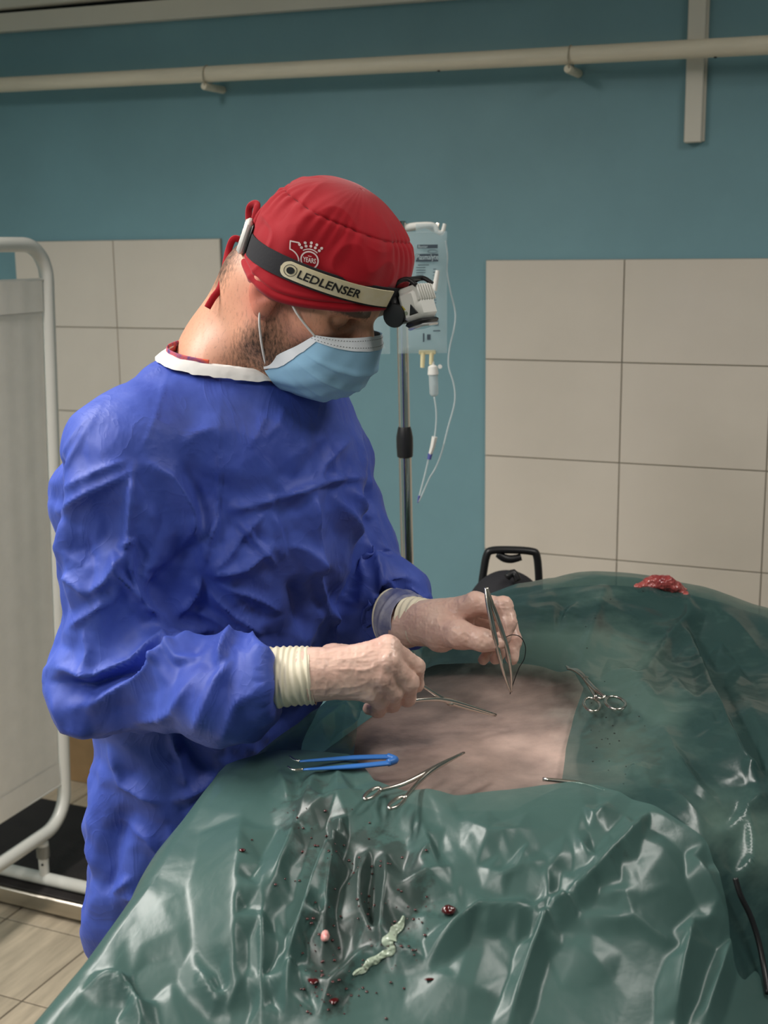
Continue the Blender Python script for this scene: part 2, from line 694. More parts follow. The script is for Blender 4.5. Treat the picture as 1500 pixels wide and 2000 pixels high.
def mat(name, rgb, rough=0.5, metal=0.0, spec=0.5, var=0.0, vscale=6.0, bump=0.0, bscale=60.0, bdist=0.002, coat=0.0,
        alpha=1.0, trans=0.0, sss=0.0, rvar=0.0, stretch=(1, 1, 1), rgb2=None, ior=1.45, sheen=0.0):
    m = bpy.data.materials.new(name); m.use_nodes = True
    nt = m.node_tree; N = nt.nodes; L = nt.links
    b = N['Principled BSDF']
    b.inputs['Base Color'].default_value = lin(*rgb)
    b.inputs['Roughness'].default_value = rough
    b.inputs['Metallic'].default_value = metal
    b.inputs['Specular IOR Level'].default_value = spec
    b.inputs['IOR'].default_value = ior
    b.inputs['Alpha'].default_value = alpha
    b.inputs['Coat Weight'].default_value = coat
    b.inputs['Transmission Weight'].default_value = trans
    b.inputs['Sheen Weight'].default_value = sheen
    if sss > 0:
        b.inputs['Subsurface Weight'].default_value = sss
        b.inputs['Subsurface Radius'].default_value = (0.01, 0.004, 0.002)
        b.inputs['Subsurface Scale'].default_value = 0.6
    tc = N.new('ShaderNodeTexCoord'); mp = N.new('ShaderNodeMapping'); L.new(tc.outputs['Object'], mp.inputs[0])
    mp.inputs['Scale'].default_value = stretch
    if var > 0 or rgb2 is not None:
        nz = N.new('ShaderNodeTexNoise'); nz.inputs['Scale'].default_value = vscale; nz.inputs['Detail'].default_value = 6
        nz.inputs['Roughness'].default_value = 0.6
        L.new(mp.outputs[0], nz.inputs['Vector'])
        mx = N.new('ShaderNodeMix'); mx.data_type = 'RGBA'
        c = lin(*rgb); c2 = lin(*rgb2) if rgb2 is not None else tuple(min(1, max(0, q * (1 - var))) for q in c[:3]) + (1,)
        c1 = c if rgb2 is not None else tuple(min(1, q * (1 + var * 0.6)) for q in c[:3]) + (1,)
        rp = N.new('ShaderNodeValToRGB'); rp.color_ramp.elements[0].position = 0.32; rp.color_ramp.elements[1].position = 0.68
        L.new(nz.outputs[0], rp.inputs[0]); L.new(rp.outputs[0], mx.inputs[0])
        mx.inputs[6].default_value = c1; mx.inputs[7].default_value = c2
        L.new(mx.outputs[2], b.inputs['Base Color'])
        if rvar > 0:
            mr = N.new('ShaderNodeMapRange'); L.new(nz.outputs[0], mr.inputs[0])
            mr.inputs[3].default_value = max(0.02, rough - rvar); mr.inputs[4].default_value = min(1, rough + rvar)
            L.new(mr.outputs[0], b.inputs['Roughness'])
    if bump > 0:
        n2 = N.new('ShaderNodeTexNoise'); n2.inputs['Scale'].default_value = bscale; n2.inputs['Detail'].default_value = 5
        L.new(mp.outputs[0], n2.inputs['Vector'])
        bp = N.new('ShaderNodeBump'); bp.inputs['Strength'].default_value = bump; bp.inputs['Distance'].default_value = bdist
        L.new(n2.outputs[0], bp.inputs['Height']); L.new(bp.outputs[0], b.inputs['Normal'])
    return m


M = {}
M['wall'] = mat('teal_wall_paint', (117, 156, 166), 0.5, var=0.07, vscale=3.0, bump=0.12, bscale=40, bdist=0.003, rvar=0.06)
M['wall_plain'] = mat('pale_wall_paint', (120, 140, 146), 0.6, var=0.05)
M['ceiling'] = mat('white_ceiling_paint', (225, 224, 218), 0.8)
M['tile'] = mat('glazed_wall_tile', (216, 207, 195), 0.17, var=0.03, vscale=5, bump=0.03, bscale=14, bdist=0.004)
M['grout'] = mat('grey_grout', (150, 146, 134), 0.9)
M['skirting'] = mat('brown_skirting', (158, 128, 92), 0.45, var=0.12, vscale=12)
M['floor_tile'] = mat('wood_look_floor_tile', (184, 170, 148), 0.38, var=0.22, vscale=5, stretch=(9, 1.2, 1), bump=0.08, bscale=30, bdist=0.001)
M['floor_joint'] = mat('dark_floor_joint', (96, 88, 76), 0.9)
M['trunk'] = mat('white_cable_trunking', (222, 216, 204), 0.4, var=0.03)
M['pipe'] = mat('aged_white_pipe', (230, 220, 200), 0.42, var=0.12, vscale=9, stretch=(0.4, 3, 3), rvar=0.1)
M['pipe_strap'] = mat('painted_wire', (176, 166, 146), 0.5)
M['dark'] = mat('black_gap', (26, 26, 26), 0.8)
M['lamp_white'] = mat('lamp_housing', (230, 230, 226), 0.4)
M['steel'] = mat('brushed_steel', (196, 188, 176), 0.32, metal=1.0, var=0.12, vscale=4, stretch=(1, 1, 12))
M['chrome'] = mat('chrome', (215, 212, 205), 0.14, metal=1.0)
M['instr'] = mat('instrument_steel', (205, 200, 192), 0.22, metal=1.0, var=0.06, vscale=30)
M['screen_tube'] = mat('grey_painted_tube', (208, 207, 200), 0.3, spec=0.6, var=0.03)
M['tube_grey'] = mat('grey_collar', (128, 126, 118), .5)
M['curtain'] = mat('screen_cloth', (236, 231, 222), 0.85, var=0.04, vscale=20, bump=0.2, bscale=400, bdist=0.0006)
M['rubber'] = mat('black_ribbed_rubber', (46, 42, 41), 0.7, var=0.2, vscale=14)
M['black_plastic'] = mat('black_plastic', (30, 30, 32), 0.38, var=0.1)
M['black_fabric'] = mat('black_fabric', (36, 35, 40), 0.8, bump=0.3, bscale=300, bdist=0.0008)
M['white_plastic'] = mat('white_plastic', (228, 226, 220), 0.35, var=0.03)
M['emit'] = mat('lamp_diffuser', (245, 245, 240), 0.4)
_n = M['emit'].node_tree.nodes['Principled BSDF']
_n.inputs['Emission Color'].default_value = (1, 0.96, 0.9, 1); _n.inputs['Emission Strength'].default_value = 1.5


def struct(name, mb, m, parent=None):
    v, f = mb.arrays()
    me = mesh_of(name, v, f, m, smooth=False)
    o = bpy.data.objects.new(name, me); COL.objects.link(o)
    ORG[o.name] = (np.zeros(3), 'W')
    if parent is not None: o.parent = parent
    else: o['kind'] = 'structure'
    return o


# ------------------------------------------------------------------ room shell (world axes: back wall parallel to x)
T = 0.12
wall_back = struct('wall_back', MB().box((RX0 - T, WALL_Y, 0), (RX1 + T, WALL_Y + T, CEIL)), M['wall'])
struct('wall_left', MB().box((RX0 - T, RY0, 0), (RX0, RY1, CEIL)), M['wall'])
struct('wall_right', MB().box((RX1, RY0, 0), (RX1 + T, RY1, CEIL)), M['wall_plain'])
struct('wall_front', MB().box((RX0 - T, RY0 - T, 0), (RX1 + T, RY0, CEIL)), M['wall_plain'])
struct('ceiling', MB().box((RX0 - T, RY0 - T, CEIL), (RX1 + T, RY1 + T, CEIL + T)), M['ceiling'])
floor = struct('floor', MB().box((RX0 - T, RY0 - T, -0.1), (RX1 + T, RY1 + T, -0.003)), M['floor_joint'])
struct('baseboard_back', MB().box((RX0, WALL_Y - 0.012, 0), (RX1, WALL_Y - 0.0005, 0.163), 0.003), M['skirting'])


def pieces(name, mesh, spots, parent):
    for s in spots:
        o = bpy.data.objects.new(name, mesh); COL.objects.link(o); o.parent = parent; o.location = s


# floor tiles near the visible corner are tiles; further off they are one sheet of the same tiles
FT = 0.278
ft_v, ft_f = MB().box((0.0018, 0.0018, -0.003), (FT - 0.0018, FT - 0.0018, 0.0), 0.0012).arrays()
ft_me = mesh_of('floor_tile', ft_v, ft_f, M['floor_tile'], smooth=False)
spots = []; rest = MB()
for i in range(-7, 14):
    for j in range(-13, 5):
        x = -1.83 + FT * i; y = 2.066 + FT * j
        if x < RX0 - .02 or x + FT > RX1 + .2 or y < RY0 - .02 or y + 0.05 > RY1: continue
        if -3.4 < x < 0.2 and y > -0.2: spots.append((x, y, 0.0))
        else: rest.add(ft_v + np.array([x, y, 0]), ft_f)
pieces('floor_tile', ft_me, spots, floor)
o = struct('floor_tile_sheet', rest, M['floor_tile'], floor); o['kind'] = 'stuff'

# two panels of glazed tiles on the back wall
TW, TH = 0.3535, 0.2485
wt_v, wt_f = MB().box((0.0013, -0.009, 0.0013), (TW - 0.0013, 0, TH - 0.0013), 0.0012).arrays()
wt_me = mesh_of('wall_tile', wt_v, wt_f, M['tile'], smooth=False)
spots = []
g = MB()
for (x0, ztop, nc, nr) in ((-1.101, 1.627, 7, 5), (-1.873 - 2 * TW, 1.690, 2, 4)):
    for i in range(nc):
        for j in range(nr):
            spots.append((x0 + TW * i, WALL_Y - 0.003 + random.uniform(-.0004, .0004), ztop - TH * (j + 1)))
    g.box((x0, WALL_Y - 0.0075, ztop - TH * nr), (x0 + TW * nc, WALL_Y, ztop))
pieces('wall_tile', wt_me, spots, wall_back)
struct('grout_bed', g, M['grout'], wall_back)


# ------------------------------------------------------------------ ceiling luminaires
for k, (lx, ly, pw) in enumerate(LUMINAIRES):
    t = thing('ceiling_luminaire', ['long ceiling luminaire over the privacy screen side of the room', 'long ceiling luminaire behind the photographer', 'unseen ceiling luminaire added over the right side to brighten the wall', 'unseen ceiling luminaire added for front light in the far left corner behind the photographer'][k], 'lamp', (lx, ly, CEIL - 0.11), 'ceiling luminaires', 'W')
    part('housing', MB().box((lx - 0.17, ly - 0.64, CEIL - 0.07), (lx + 0.17, ly + 0.64, CEIL), 0.01), M['lamp_white'], t)
    part('diffuser', MB().box((lx - 0.155, ly - 0.62, CEIL - 0.105), (lx + 0.155, ly + 0.62, CEIL - 0.0705), 0.02), M['emit'], t)


def wall_w(px, py, off=0.0):
    """world point on the plane y = WALL_Y - off"""
    r = RZ @ ray(px, py)
    return CAM + r * ((WALL_Y - off) / r[1])


# ------------------------------------------------------------------ pipe along the back wall
OFF = 0.085
a = wall_w(0, 166, OFF); b = wall_w(1500, 88, OFF)
zp = (a[2] + b[2]) / 2; slope = (b[2] - a[2]) / (b[0] - a[0])
zat = lambda x: a[2] + slope * (x - a[0])
pr = 0.0205
t = thing('water_pipe', 'aged white pipe running the length of the teal wall', 'pipe', (0, WALL_Y - OFF, zp), frame='W')
xs = np.linspace(RX0 + .002, RX1 - .002, 40)
part('pipe', MB().tube([(x, WALL_Y - OFF, zat(x)) for x in xs], pr, 20, cap=True), M['pipe'], t)
for px, py in ((405, 150), (1115, 112), ):
    c = wall_w(px, py, OFF); x = c[0]; z = zat(x)
    rod = MB().lathe([(0.004, -0.004), (0.0085, -0.002), (0.0098, 0.004), (0.0098, OFF + 0.0105)], (x - 0.004, WALL_Y - OFF - 0.012, z - pr - 0.0105), (0, 1, 0), 16)
    r = part('support_rod', rod, M['pipe'], t)
    an = np.linspace(0, 2 * pi, 24, endpoint=False)
    st = MB().tube([(x, WALL_Y - OFF + 0.0226 * cos(q), z - 0.004 + (0.0256 if sin(q) > 0 else 0.034) * sin(q)) for q in an], 0.0018, 6, closed=True)
    part('wire_strap', st, M['pipe_strap'], r)
for px, py in ((858, 138), (1398, 108), ):
    c = wall_w(px, py, OFF)
    part('paint_chip', MB().lathe([(0.001, 0), (0.004, 0.001), (0.003, 0.003)], (c[0], WALL_Y - OFF - 0.004, zat(c[0]) - pr - 0.002), (0, 0, 1), 8), M['dark'], t)

# ------------------------------------------------------------------ cable trunking
p0 = wall_w(0, 62, 0.03); p1 = wall_w(0, 26, 0.03); q0 = wall_w(740, 7, 0.03)
sl = (q0[2] - p0[2]) / (q0[0] - p0[0])
t = thing('cable_trunking', 'long white horizontal cable trunking high on the wall above the pipe', 'trunking', (-2.0, WALL_Y, p0[2]), frame='W')


def slab(x0, x1, zlo, zhi, d0, d1, s):
    zr = lambda x, z: z + s * (x - p0[0])
    v = [[x, y, zr(x, z)] for x in (x0, x1) for y in (WALL_Y - d1, WALL_Y - d0) for z in (zlo, zhi)]
    f = [[0, 1, 3, 2], [4, 6, 7, 5], [0, 4, 5, 1], [2, 3, 7, 6], [0, 2, 6, 4], [1, 5, 7, 3]]
    return MB().add(v, f)


part('trunking_body', slab(RX0 + .01, RX1 - .01, p0[2], p1[2], 0.0015, 0.03, sl), M['trunk'], t, smooth=False)
part('trunking_lid', slab(RX0 + .01, RX1 - .01, p1[2] + 0.010, p1[2] + 0.07, 0.0015, 0.05, sl * 0.55), M['trunk'], t, smooth=False)
part('trunking_shadow_line', slab(RX0 + .01, RX1 - .01, p1[2] - .002, p1[2] + 0.03, 0.0015, 0.012, sl), M['dark'], t, smooth=False)  # dark strip painted in as the shadow line between body and lid

a = wall_w(1335, 279, 0.022); b = wall_w(1370, 279, 0.022)
t = thing('wall_conduit', 'short white vertical cable conduit crossing behind the pipe at right', 'trunking', (a[0], WALL_Y, a[2]), frame='W')
part('conduit_cover', MB().box((a[0], WALL_Y - 0.024, a[2]), (b[0], WALL_Y - 0.004, CEIL - .001), 0.0025), M['trunk'], t)
part('conduit_base', MB().box((a[0] + .003, WALL_Y - 0.010, a[2] + 0.003), (b[0] + 0.004, WALL_Y - .001, CEIL - .001)), M['trunk'], t)

# ------------------------------------------------------------------ floor scale (steel platform with black mat)
t = thing('floor_scale', 'low steel platform scale with black ribbed mat under the privacy screen', 'scale', (-2.5, 2.67, 0), frame='W')
SX0, SX1, SY0, SY1 = -3.1, -1.55, 2.385, 2.87
part('platform', MB().box((SX0, SY0, 0.014), (SX1, SY1, 0.058), 0.004), M['steel'], t)
part('base_frame', MB().box((SX0 + .03, SY0 + .03, 0.0), (SX1 - .03, SY1 - .03, 0.014)), M['dark'], t)
mt = part('rubber_mat', MB().box((SX0 + .006, SY0 + .008, 0.058), (SX1 - .006, SY1 - .008, 0.063), 0.001), M['rubber'], t)
rb = MB()
for k in range(70):
    y = SY0 + .014 + k * (SY1 - SY0 - .03) / 69
    rb.box((SX0 + .01, y, 0.063), (SX1 - .01, y + 0.004, 0.0645))
part('ribs', rb, M['rubber'], mt, kind='stuff')

# ------------------------------------------------------------------ privacy screen
B0 = PZ(0, 1688, 0.20); B1 = PZ(112, 1612, 0.20)
du = nrm(B0 - B1); du[2] = 0; du = nrm(du)           # along the panel, towards the camera
corner = B1 - du * 0.035
ptop = P(92, 560, corner[1]); lean = np.array([ptop[0] - corner[0], 0, 0]) / (ptop[2] - 0.2)
zt = P(50, 478, corner[1])[2]
SCR_W = 0.95
pp = lambda u, z: corner + du * u + np.array([0, 0, z - corner[2]]) + lean * (z - 0.2)
t = thing('privacy_screen', 'white cloth privacy screen in grey tube frame behind the man', 'screen', (corner[0], corner[1], 0.06))
tr = 0.0172
R_ = 0.085
arc = lambda cu, cz, a0, a1: [pp(cu + R_ * cos(q), cz + R_ * sin(q)) for q in np.linspace(a0, a1, 9)]
path = arc(R_, zt - R_, pi, pi / 2) + arc(SCR_W - R_, zt - R_, pi / 2, 0) + arc(SCR_W - R_, 0.2 + R_, 0, -pi / 2) + arc(R_, 0.2 + R_, -pi / 2, -pi)
part('frame_tube', MB().tube(path, tr, 14, closed=True), M['screen_tube'], t, auto=None)
# cloth
nu, nz_ = 120, 60
V = np.zeros((nu, nz_, 3))
nv = np.cross(du, [0, 0, 1.0])
ztop = P(85, 546, corner[1])[2]; zbot = P(128, 1527, corner[1])[2]
for i in range(nu):
    u = 0.022 + (SCR_W - 0.044) * i / (nu - 1)
    for j in range(nz_):
        fz = j / (nz_ - 1)
        z = zbot + (ztop - zbot) * fz
        am = 0.0001 + 0.0002 * fz
        off = am * sin(u * 95 + 1.5 * sin(u * 13)) + 0.0006 * sin(u * 21 + 2 * fz)
        if z > ztop - 0.075: off += 0.0010 * sin(u * 330)
        V[i, j] = pp(u, z) + nv * off
cl = part('cloth', MB().grid(V), M['curtain'], t, auto=None)
for (za, zb) in ((ztop - 0.075, ztop), (zbot, zbot + 0.062)):
    sgn_ = -1.0 if nv[1] > 0 else 1.0
    Vh = np.zeros((nu, 2, 3))
    for i in range(nu):
        u = 0.022 + (SCR_W - 0.044) * i / (nu - 1)
        for k, z in enumerate((za, zb)):
            fz = (z - zbot) / (ztop - zbot); am = 0.0001 + 0.0002 * fz
            off = am * sin(u * 95 + 1.5 * sin(u * 13)) + 0.0006 * sin(u * 21 + 2 * fz)
            Vh[i, k] = pp(u, z) + nv * (off + 0.0035 * sgn_)
    part('hem', MB().grid(Vh), M['curtain'], cl, auto=None)
for z in (ztop, zbot):
    part('cloth_wire', MB().tube([pp(0.005, z), pp(SCR_W - 0.005, z)], 0.004, 8), M['screen_tube'], t)
# feet: cross tubes parallel to the wall
wx = W2C(np.array([1.0, 0, 0]))
for u in (0.10, SCR_W - 0.12):
    c = pp(u, 0.2); zb = 0.0645 + 0.0175
    ft = part('foot_tube', MB().tube([np.array([c[0], c[1], zb]) - wx * 0.26, np.array([c[0], c[1], zb]) + wx * 0.30], 0.0165, 14), M['screen_tube'], t)
    part('end_cap', MB().tube([np.array([c[0], c[1], zb]) + wx * 0.285, np.array([c[0], c[1], zb]) + wx * 0.305], 0.0175, 14), M['white_plastic'], ft)
    sp = part('stub_post', MB().lathe([(0.0125, 0), (0.0135, 0.06), (0.0155, 0.06), (0.0155, 0.1), (0.011, 0.102), (0.011, 0.13)], (c[0], c[1], zb), (0, 0, 1), 14), M['screen_tube'], t)
    part('stub_collar', MB().lathe([(.0165, .060), (.0168, .062), (.0168, .090), (.0165, .092)], (c[0], c[1], zb), (0, 0, 1), 14), M['tube_grey'], sp)
    part('screw', MB().lathe([(0.003, 0), (0.003, 0.002)], (c[0], c[1] - 0.0135, zb + 0.045), (0, -1, 0), 8), M['dark'], sp)

# ------------------------------------------------------------------ infusion stand
DP = 2.5
pb = P(796, 1140, DP); pt = P(786, 640, DP)
pole = lambda z: pb + (pt - pb) * ((z - pb[2]) / (pt[2] - pb[2]))
zk = P(789, 862, DP)[2]
foot = pole(0.08)
t = thing('infusion_stand', 'chrome infusion stand with black height collar behind the man', 'stand', (foot[0], foot[1], 0))
ztop_ = P(800, 442, DP)[2]
part('lower_pole', MB().tube([pole(0.09), pole(zk)], 0.0128, 18), M['chrome'], t)
part('upper_pole', MB().tube([pole(zk - 0.03), pole(ztop_ + 0.01)], 0.0112, 18), M['chrome'], t)
dirp = nrm(pole(1.0) - pole(0.5))
part('height_collar', MB().lathe([(0.0128, -0.032), (0.0155, -0.030), (0.0165, -0.01), (0.0165, 0.008), (0.0135, 0.024), (0.012, 0.029)], pole(zk), dirp, 20), M['black_plastic'], t)
hk = pole(ztop_)
for s in (1, -1):
    h = part('hook_arm', MB().tube([hk + np.array([0.0, 0, -0.005]), hk + np.array([0.03 * s, 0, 0.0]), hk + np.array([0.062 * s, -.004, 0.002]), hk + np.array([0.070 * s, -.004, -0.010]), hk + np.array([0.079 * s, -.004, -0.012]), hk + np.array([0.084 * s, -.004, 0.004])], [0.008, 0.0075, 0.0045, 0.0045, 0.0042, 0.0035], 10, res=5), M['white_plastic'], t)
part('hook_arm', MB().tube([hk, hk + np.array([0.05, 0.05, 0.0]), hk + np.array([0.068, 0.06, -.008]), hk + np.array([0.074, 0.066, .006])], 0.004, 8, res=5), M['steel'], t)
for k in range(5):
    q = k * 2 * pi / 5 + 0.3
    e = np.array([foot[0] + 0.22 * cos(q), foot[1] + 0.22 * sin(q), 0.075])
    lg = part('base_leg', MB().tube([(foot[0], foot[1], 0.10), (foot[0] * .5 + e[0] * .5, foot[1] * .5 + e[1] * .5, 0.095), e], [0.014, 0.012, 0.010], 10, res=4), M['chrome'], t)
    part('castor', MB().lathe([(0.008, -0.012), (0.03, -0.012), (0.032, 0), (0.03, 0.012), (0.008, 0.012)], (e[0], e[1], 0.032), (-sin(q), cos(q), 0), 16), M['black_plastic'], lg)


# ------------------------------------------------------------------ operating table, patient and drapes
def drape_mat(name, rgb, seed, alpha=0.86, stain=0.5, rr=(.26, .42)):
    m = bpy.data.materials.new(name); m.use_nodes = True
    nt = m.node_tree; N = nt.nodes; L = nt.links
    b = N['Principled BSDF']
    tc = N.new('ShaderNodeTexCoord')
    mp = N.new('ShaderNodeMapping'); mp.inputs['Location'].default_value = (seed, seed * 1.7, 0); L.new(tc.outputs['Object'], mp.inputs[0])
    n1 = N.new('ShaderNodeTexNoise'); n1.inputs['Scale'].default_value = 5.0; n1.inputs['Detail'].default_value = 4; L.new(mp.outputs[0], n1.inputs['Vector'])
    r1 = N.new('ShaderNodeMix'); r1.data_type = 'RGBA'
    c = lin(*rgb)
    r1.inputs[6].default_value = c; r1.inputs[7].default_value = (c[0] * 0.78, c[1] * 0.84, c[2] * 0.86, 1)
    L.new(n1.outputs[0], r1.inputs[0])
    # dried smears with a shape of their own, carried by a vertex attribute
    at = N.new('ShaderNodeAttribute'); at.attribute_name = 'stain'
    n2 = N.new('ShaderNodeTexNoise'); n2.inputs['Scale'].default_value = 55; n2.inputs['Detail'].default_value = 7; n2.inputs['Roughness'].default_value = 0.7; L.new(mp.outputs[0], n2.inputs['Vector'])
    ad = N.new('ShaderNodeMath'); ad.operation = 'MULTIPLY_ADD'; L.new(at.outputs['Fac'], ad.inputs[0]); ad.inputs[1].default_value = 0.55; L.new(n2.outputs[0], ad.inputs[2])
    rp = N.new('ShaderNodeValToRGB'); rp.color_ramp.elements[0].position = 0.74; rp.color_ramp.elements[1].position = 0.86; L.new(ad.outputs[0], rp.inputs[0])
    r2 = N.new('ShaderNodeMix'); r2.data_type = 'RGBA'; L.new(r1.outputs[2], r2.inputs[6]); r2.inputs[7].default_value = (0.03, 0.022, 0.02, 1)
    ms = N.new('ShaderNodeMath'); ms.operation = 'MULTIPLY'; ms.inputs[1].default_value = stain; L.new(rp.outputs[0], ms.inputs[0]); L.new(ms.outputs[0], r2.inputs[0])
    L.new(r2.outputs[2], b.inputs['Base Color'])
    b.inputs['Roughness'].default_value = 0.3
    b.inputs['Specular IOR Level'].default_value = 0.5
    b.inputs['IOR'].default_value = 1.5
    n3 = N.new('ShaderNodeTexNoise'); n3.inputs['Scale'].default_value = 38; n3.inputs['Detail'].default_value = 5; L.new(mp.outputs[0], n3.inputs['Vector'])
    n4 = N.new('ShaderNodeTexVoronoi'); n4.inputs['Scale'].default_value = 13; n4.feature = 'DISTANCE_TO_EDGE'; L.new(mp.outputs[0], n4.inputs['Vector'])
    ms2 = N.new('ShaderNodeMath'); ms2.operation = 'MULTIPLY_ADD'; L.new(n3.outputs[0], ms2.inputs[0]); ms2.inputs[1].default_value = 0.5; L.new(n4.outputs[0], ms2.inputs[2])
    bp = N.new('ShaderNodeBump'); bp.inputs['Strength'].default_value = 0.2; bp.inputs['Distance'].default_value = 0.004; L.new(n3.outputs[0], bp.inputs['Height'])
    L.new(bp.outputs[0], b.inputs['Normal'])
    mr = N.new('ShaderNodeMapRange'); L.new(n1.outputs[0], mr.inputs[0]); mr.inputs[3].default_value = rr[0]; mr.inputs[4].default_value = rr[1]; L.new(mr.outputs[0], b.inputs['Roughness'])
    tr = N.new('ShaderNodeBsdfTransparent'); tr.inputs[0].default_value = (0.72, 0.88, 0.85, 1)
    mx = N.new('ShaderNodeMixShader'); mx.inputs[0].default_value = alpha
    L.new(tr.outputs[0], mx.inputs[1]); L.new(b.outputs[0], mx.inputs[2])
    L.new(mx.outputs[0], N['Material Output'].inputs[0])
    return m


M['drape_near'] = drape_mat('teal_plastic_drape', (74, 102, 97), 1.3, 0.80, 0.5)
M['drape_far'] = drape_mat('dark_teal_plastic_drape', (56, 84, 82), 4.1, 0.62, 0.4, (.16, .30))
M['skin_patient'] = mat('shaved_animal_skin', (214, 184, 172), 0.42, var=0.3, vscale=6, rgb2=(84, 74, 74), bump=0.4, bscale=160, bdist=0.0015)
M['coat'] = mat('animal_coat', (196, 186, 170), 0.8, rgb2=(58, 54, 50), vscale=7, bump=0.4, bscale=120, bdist=0.003)
M['tissue'] = mat('red_tissue', (118, 22, 28), 0.3, rgb2=(178, 96, 90), vscale=38, bump=0.6, bscale=90, bdist=0.004, coat=0.4, sss=0.1)
M['clot'] = mat('blood_clot', (70, 8, 12), 0.12, coat=0.6, var=0.3, vscale=120)
M['fat'] = mat('pale_tissue', (222, 120, 122), 0.3, rgb2=(236, 200, 190), vscale=120, coat=0.4)
M['vinyl'] = mat('black_table_pad', (34, 36, 38), 0.45)
M['pus'] = mat('dried_cream_fluid', (158, 172, 152), 0.3, var=0.12, vscale=60, coat=0.3)

ctrl = [PZ(*q) for q in (
    (478, 1490, 1.075), (300, 1745, 1.035), (120, 2000, 0.975), (390, 1615, 1.06),
    (600, 1450, 1.085), (750, 1400, 1.085), (650, 1650, 1.07), (620, 1900, 1.005), (470, 1880, 1.01), (450, 2000, 0.972),
    (900, 1450, 1.09), (900, 1650, 1.08), (900, 1850, 1.03), (800, 2000, 0.985), (700, 1780, 1.035),
    (1050, 1330, 1.09), (1150, 1350, 1.10), (1150, 1500, 1.088), (1250, 1450, 1.105),
    (1300, 1600, 1.09), (1250, 1750, 1.06), (1200, 2000, 0.99), (1400, 1700, 1.055), (1430, 1900, 0.99), (1500, 1900, 0.965),
    (1400, 1450, 1.11), (1500, 1600, 1.065), (1500, 1400, 1.11), (1050, 1900, 1.015), (1330, 1860, 1.02))]
ctrl += [P(*q) for q in ((850, 1285, 1.80), (1005, 1170, 1.93), (1060, 1148, 1.96), (1130, 1132, 1.98), (1250, 1135, 1.98), (1330, 1150, 1.97), (1420, 1178, 1.95), (1500, 1203, 1.93), (1250, 1250, 1.80), (1420, 1290, 1.78), (1060, 1240, 1.76))]
ctrl += [np.array(q) for q in ((-0.36, .85, .93), (0, .85, .93), (.35, .85, .93), (.75, .85, .90), (.75, 1.2, .96), (.75, 1.6, 1.03), (.75, 1.95, 1.04), (.75, 2.2, .97), (.45, 2.22, 1.04), (.2, 2.22, 1.03), (.04, 2.22, 1.0), (.02, 1.9, 1.07), (-.05, 1.65, 1.08))]
ctrl = np.array(ctrl)


def tps_fit(p, z, reg=2e-4):
    n = len(p)
    r2 = ((p[:, None] - p[None]) ** 2).sum(-1)
    K = 0.5 * r2 * np.log(r2 + 1e-12) + reg * np.eye(n)
    Q = np.c_[np.ones(n), p]
    A = np.block([[K, Q], [Q.T, np.zeros((3, 3))]])
    return np.linalg.solve(A, np.r_[z, np.zeros(3)])


_tw = tps_fit(ctrl[:, :2], ctrl[:, 2])


def zbase(xy):
    xy = np.asarray(xy, float); sh = xy.shape[:-1]; q = xy.reshape(-1, 2)
    out = np.zeros(len(q))
    for s in range(0, len(q), 20000):
        c = q[s:s + 20000]
        r2 = ((c[:, None] - ctrl[None, :, :2]) ** 2).sum(-1)
        out[s:s + 20000] = (0.5 * r2 * np.log(r2 + 1e-12)) @ _tw[:-3] + _tw[-3] + c @ _tw[-2:]
    return out.reshape(sh)


XLP = np.array([(.75, -.40), (.85, -.37), (PZ(120, 2000, .975)[1], PZ(120, 2000, .975)[0]), (PZ(300, 1745, 1.035)[1], PZ(300, 1745, 1.035)[0]), (PZ(478, 1490, 1.075)[1], PZ(478, 1490, 1.075)[0]), (1.66, -.04), (1.9, .0), (2.3, .04)])
xleft = lambda y: np.interp(y, XLP[:, 0], XLP[:, 1])
TX1, TY0, TY1 = 0.66, 0.86, 2.13

# table
t = thing('operating_table', 'padded operating table hidden under the green drapes', 'table', (0.25, 1.5, 0))
tl = [(xleft(y) + .035, y) for y in np.linspace(TY0 + .04, TY1 - .04, 10)] + [(TX1 - .04, TY1 - .04), (TX1 - .04, TY0 + .04)]


def prism(poly, z0, z1):
    n = len(poly)
    v = [(x, y, z0) for x, y in poly] + [(x, y, z1) for x, y in poly]
    f = [list(range(n)), list(range(2 * n - 1, n - 1, -1))] + [[i, i + n, (i + 1) % n + n, (i + 1) % n] for i in range(n)]
    return MB().add(v, [q[::-1] for q in f][::-1])


part('table_top', prism(tl, 0.80, 0.84), M['steel'], t, smooth=False)
part('pad', prism([(0.25 + (x - .25) * .98, 1.5 + (y - 1.5) * .98) for x, y in tl], 0.84, 0.88), M['vinyl'], t, smooth=False)
part('column', MB().lathe([(0.09, 0.09), (0.075, 0.12), (0.075, 0.80)], (0.28, 1.5, 0), (0, 0, 1), 24), M['chrome'], t)
part('base', MB().box((0.05, 1.1, 0.0), (0.51, 1.9, 0.095), 0.02), M['steel'], t)

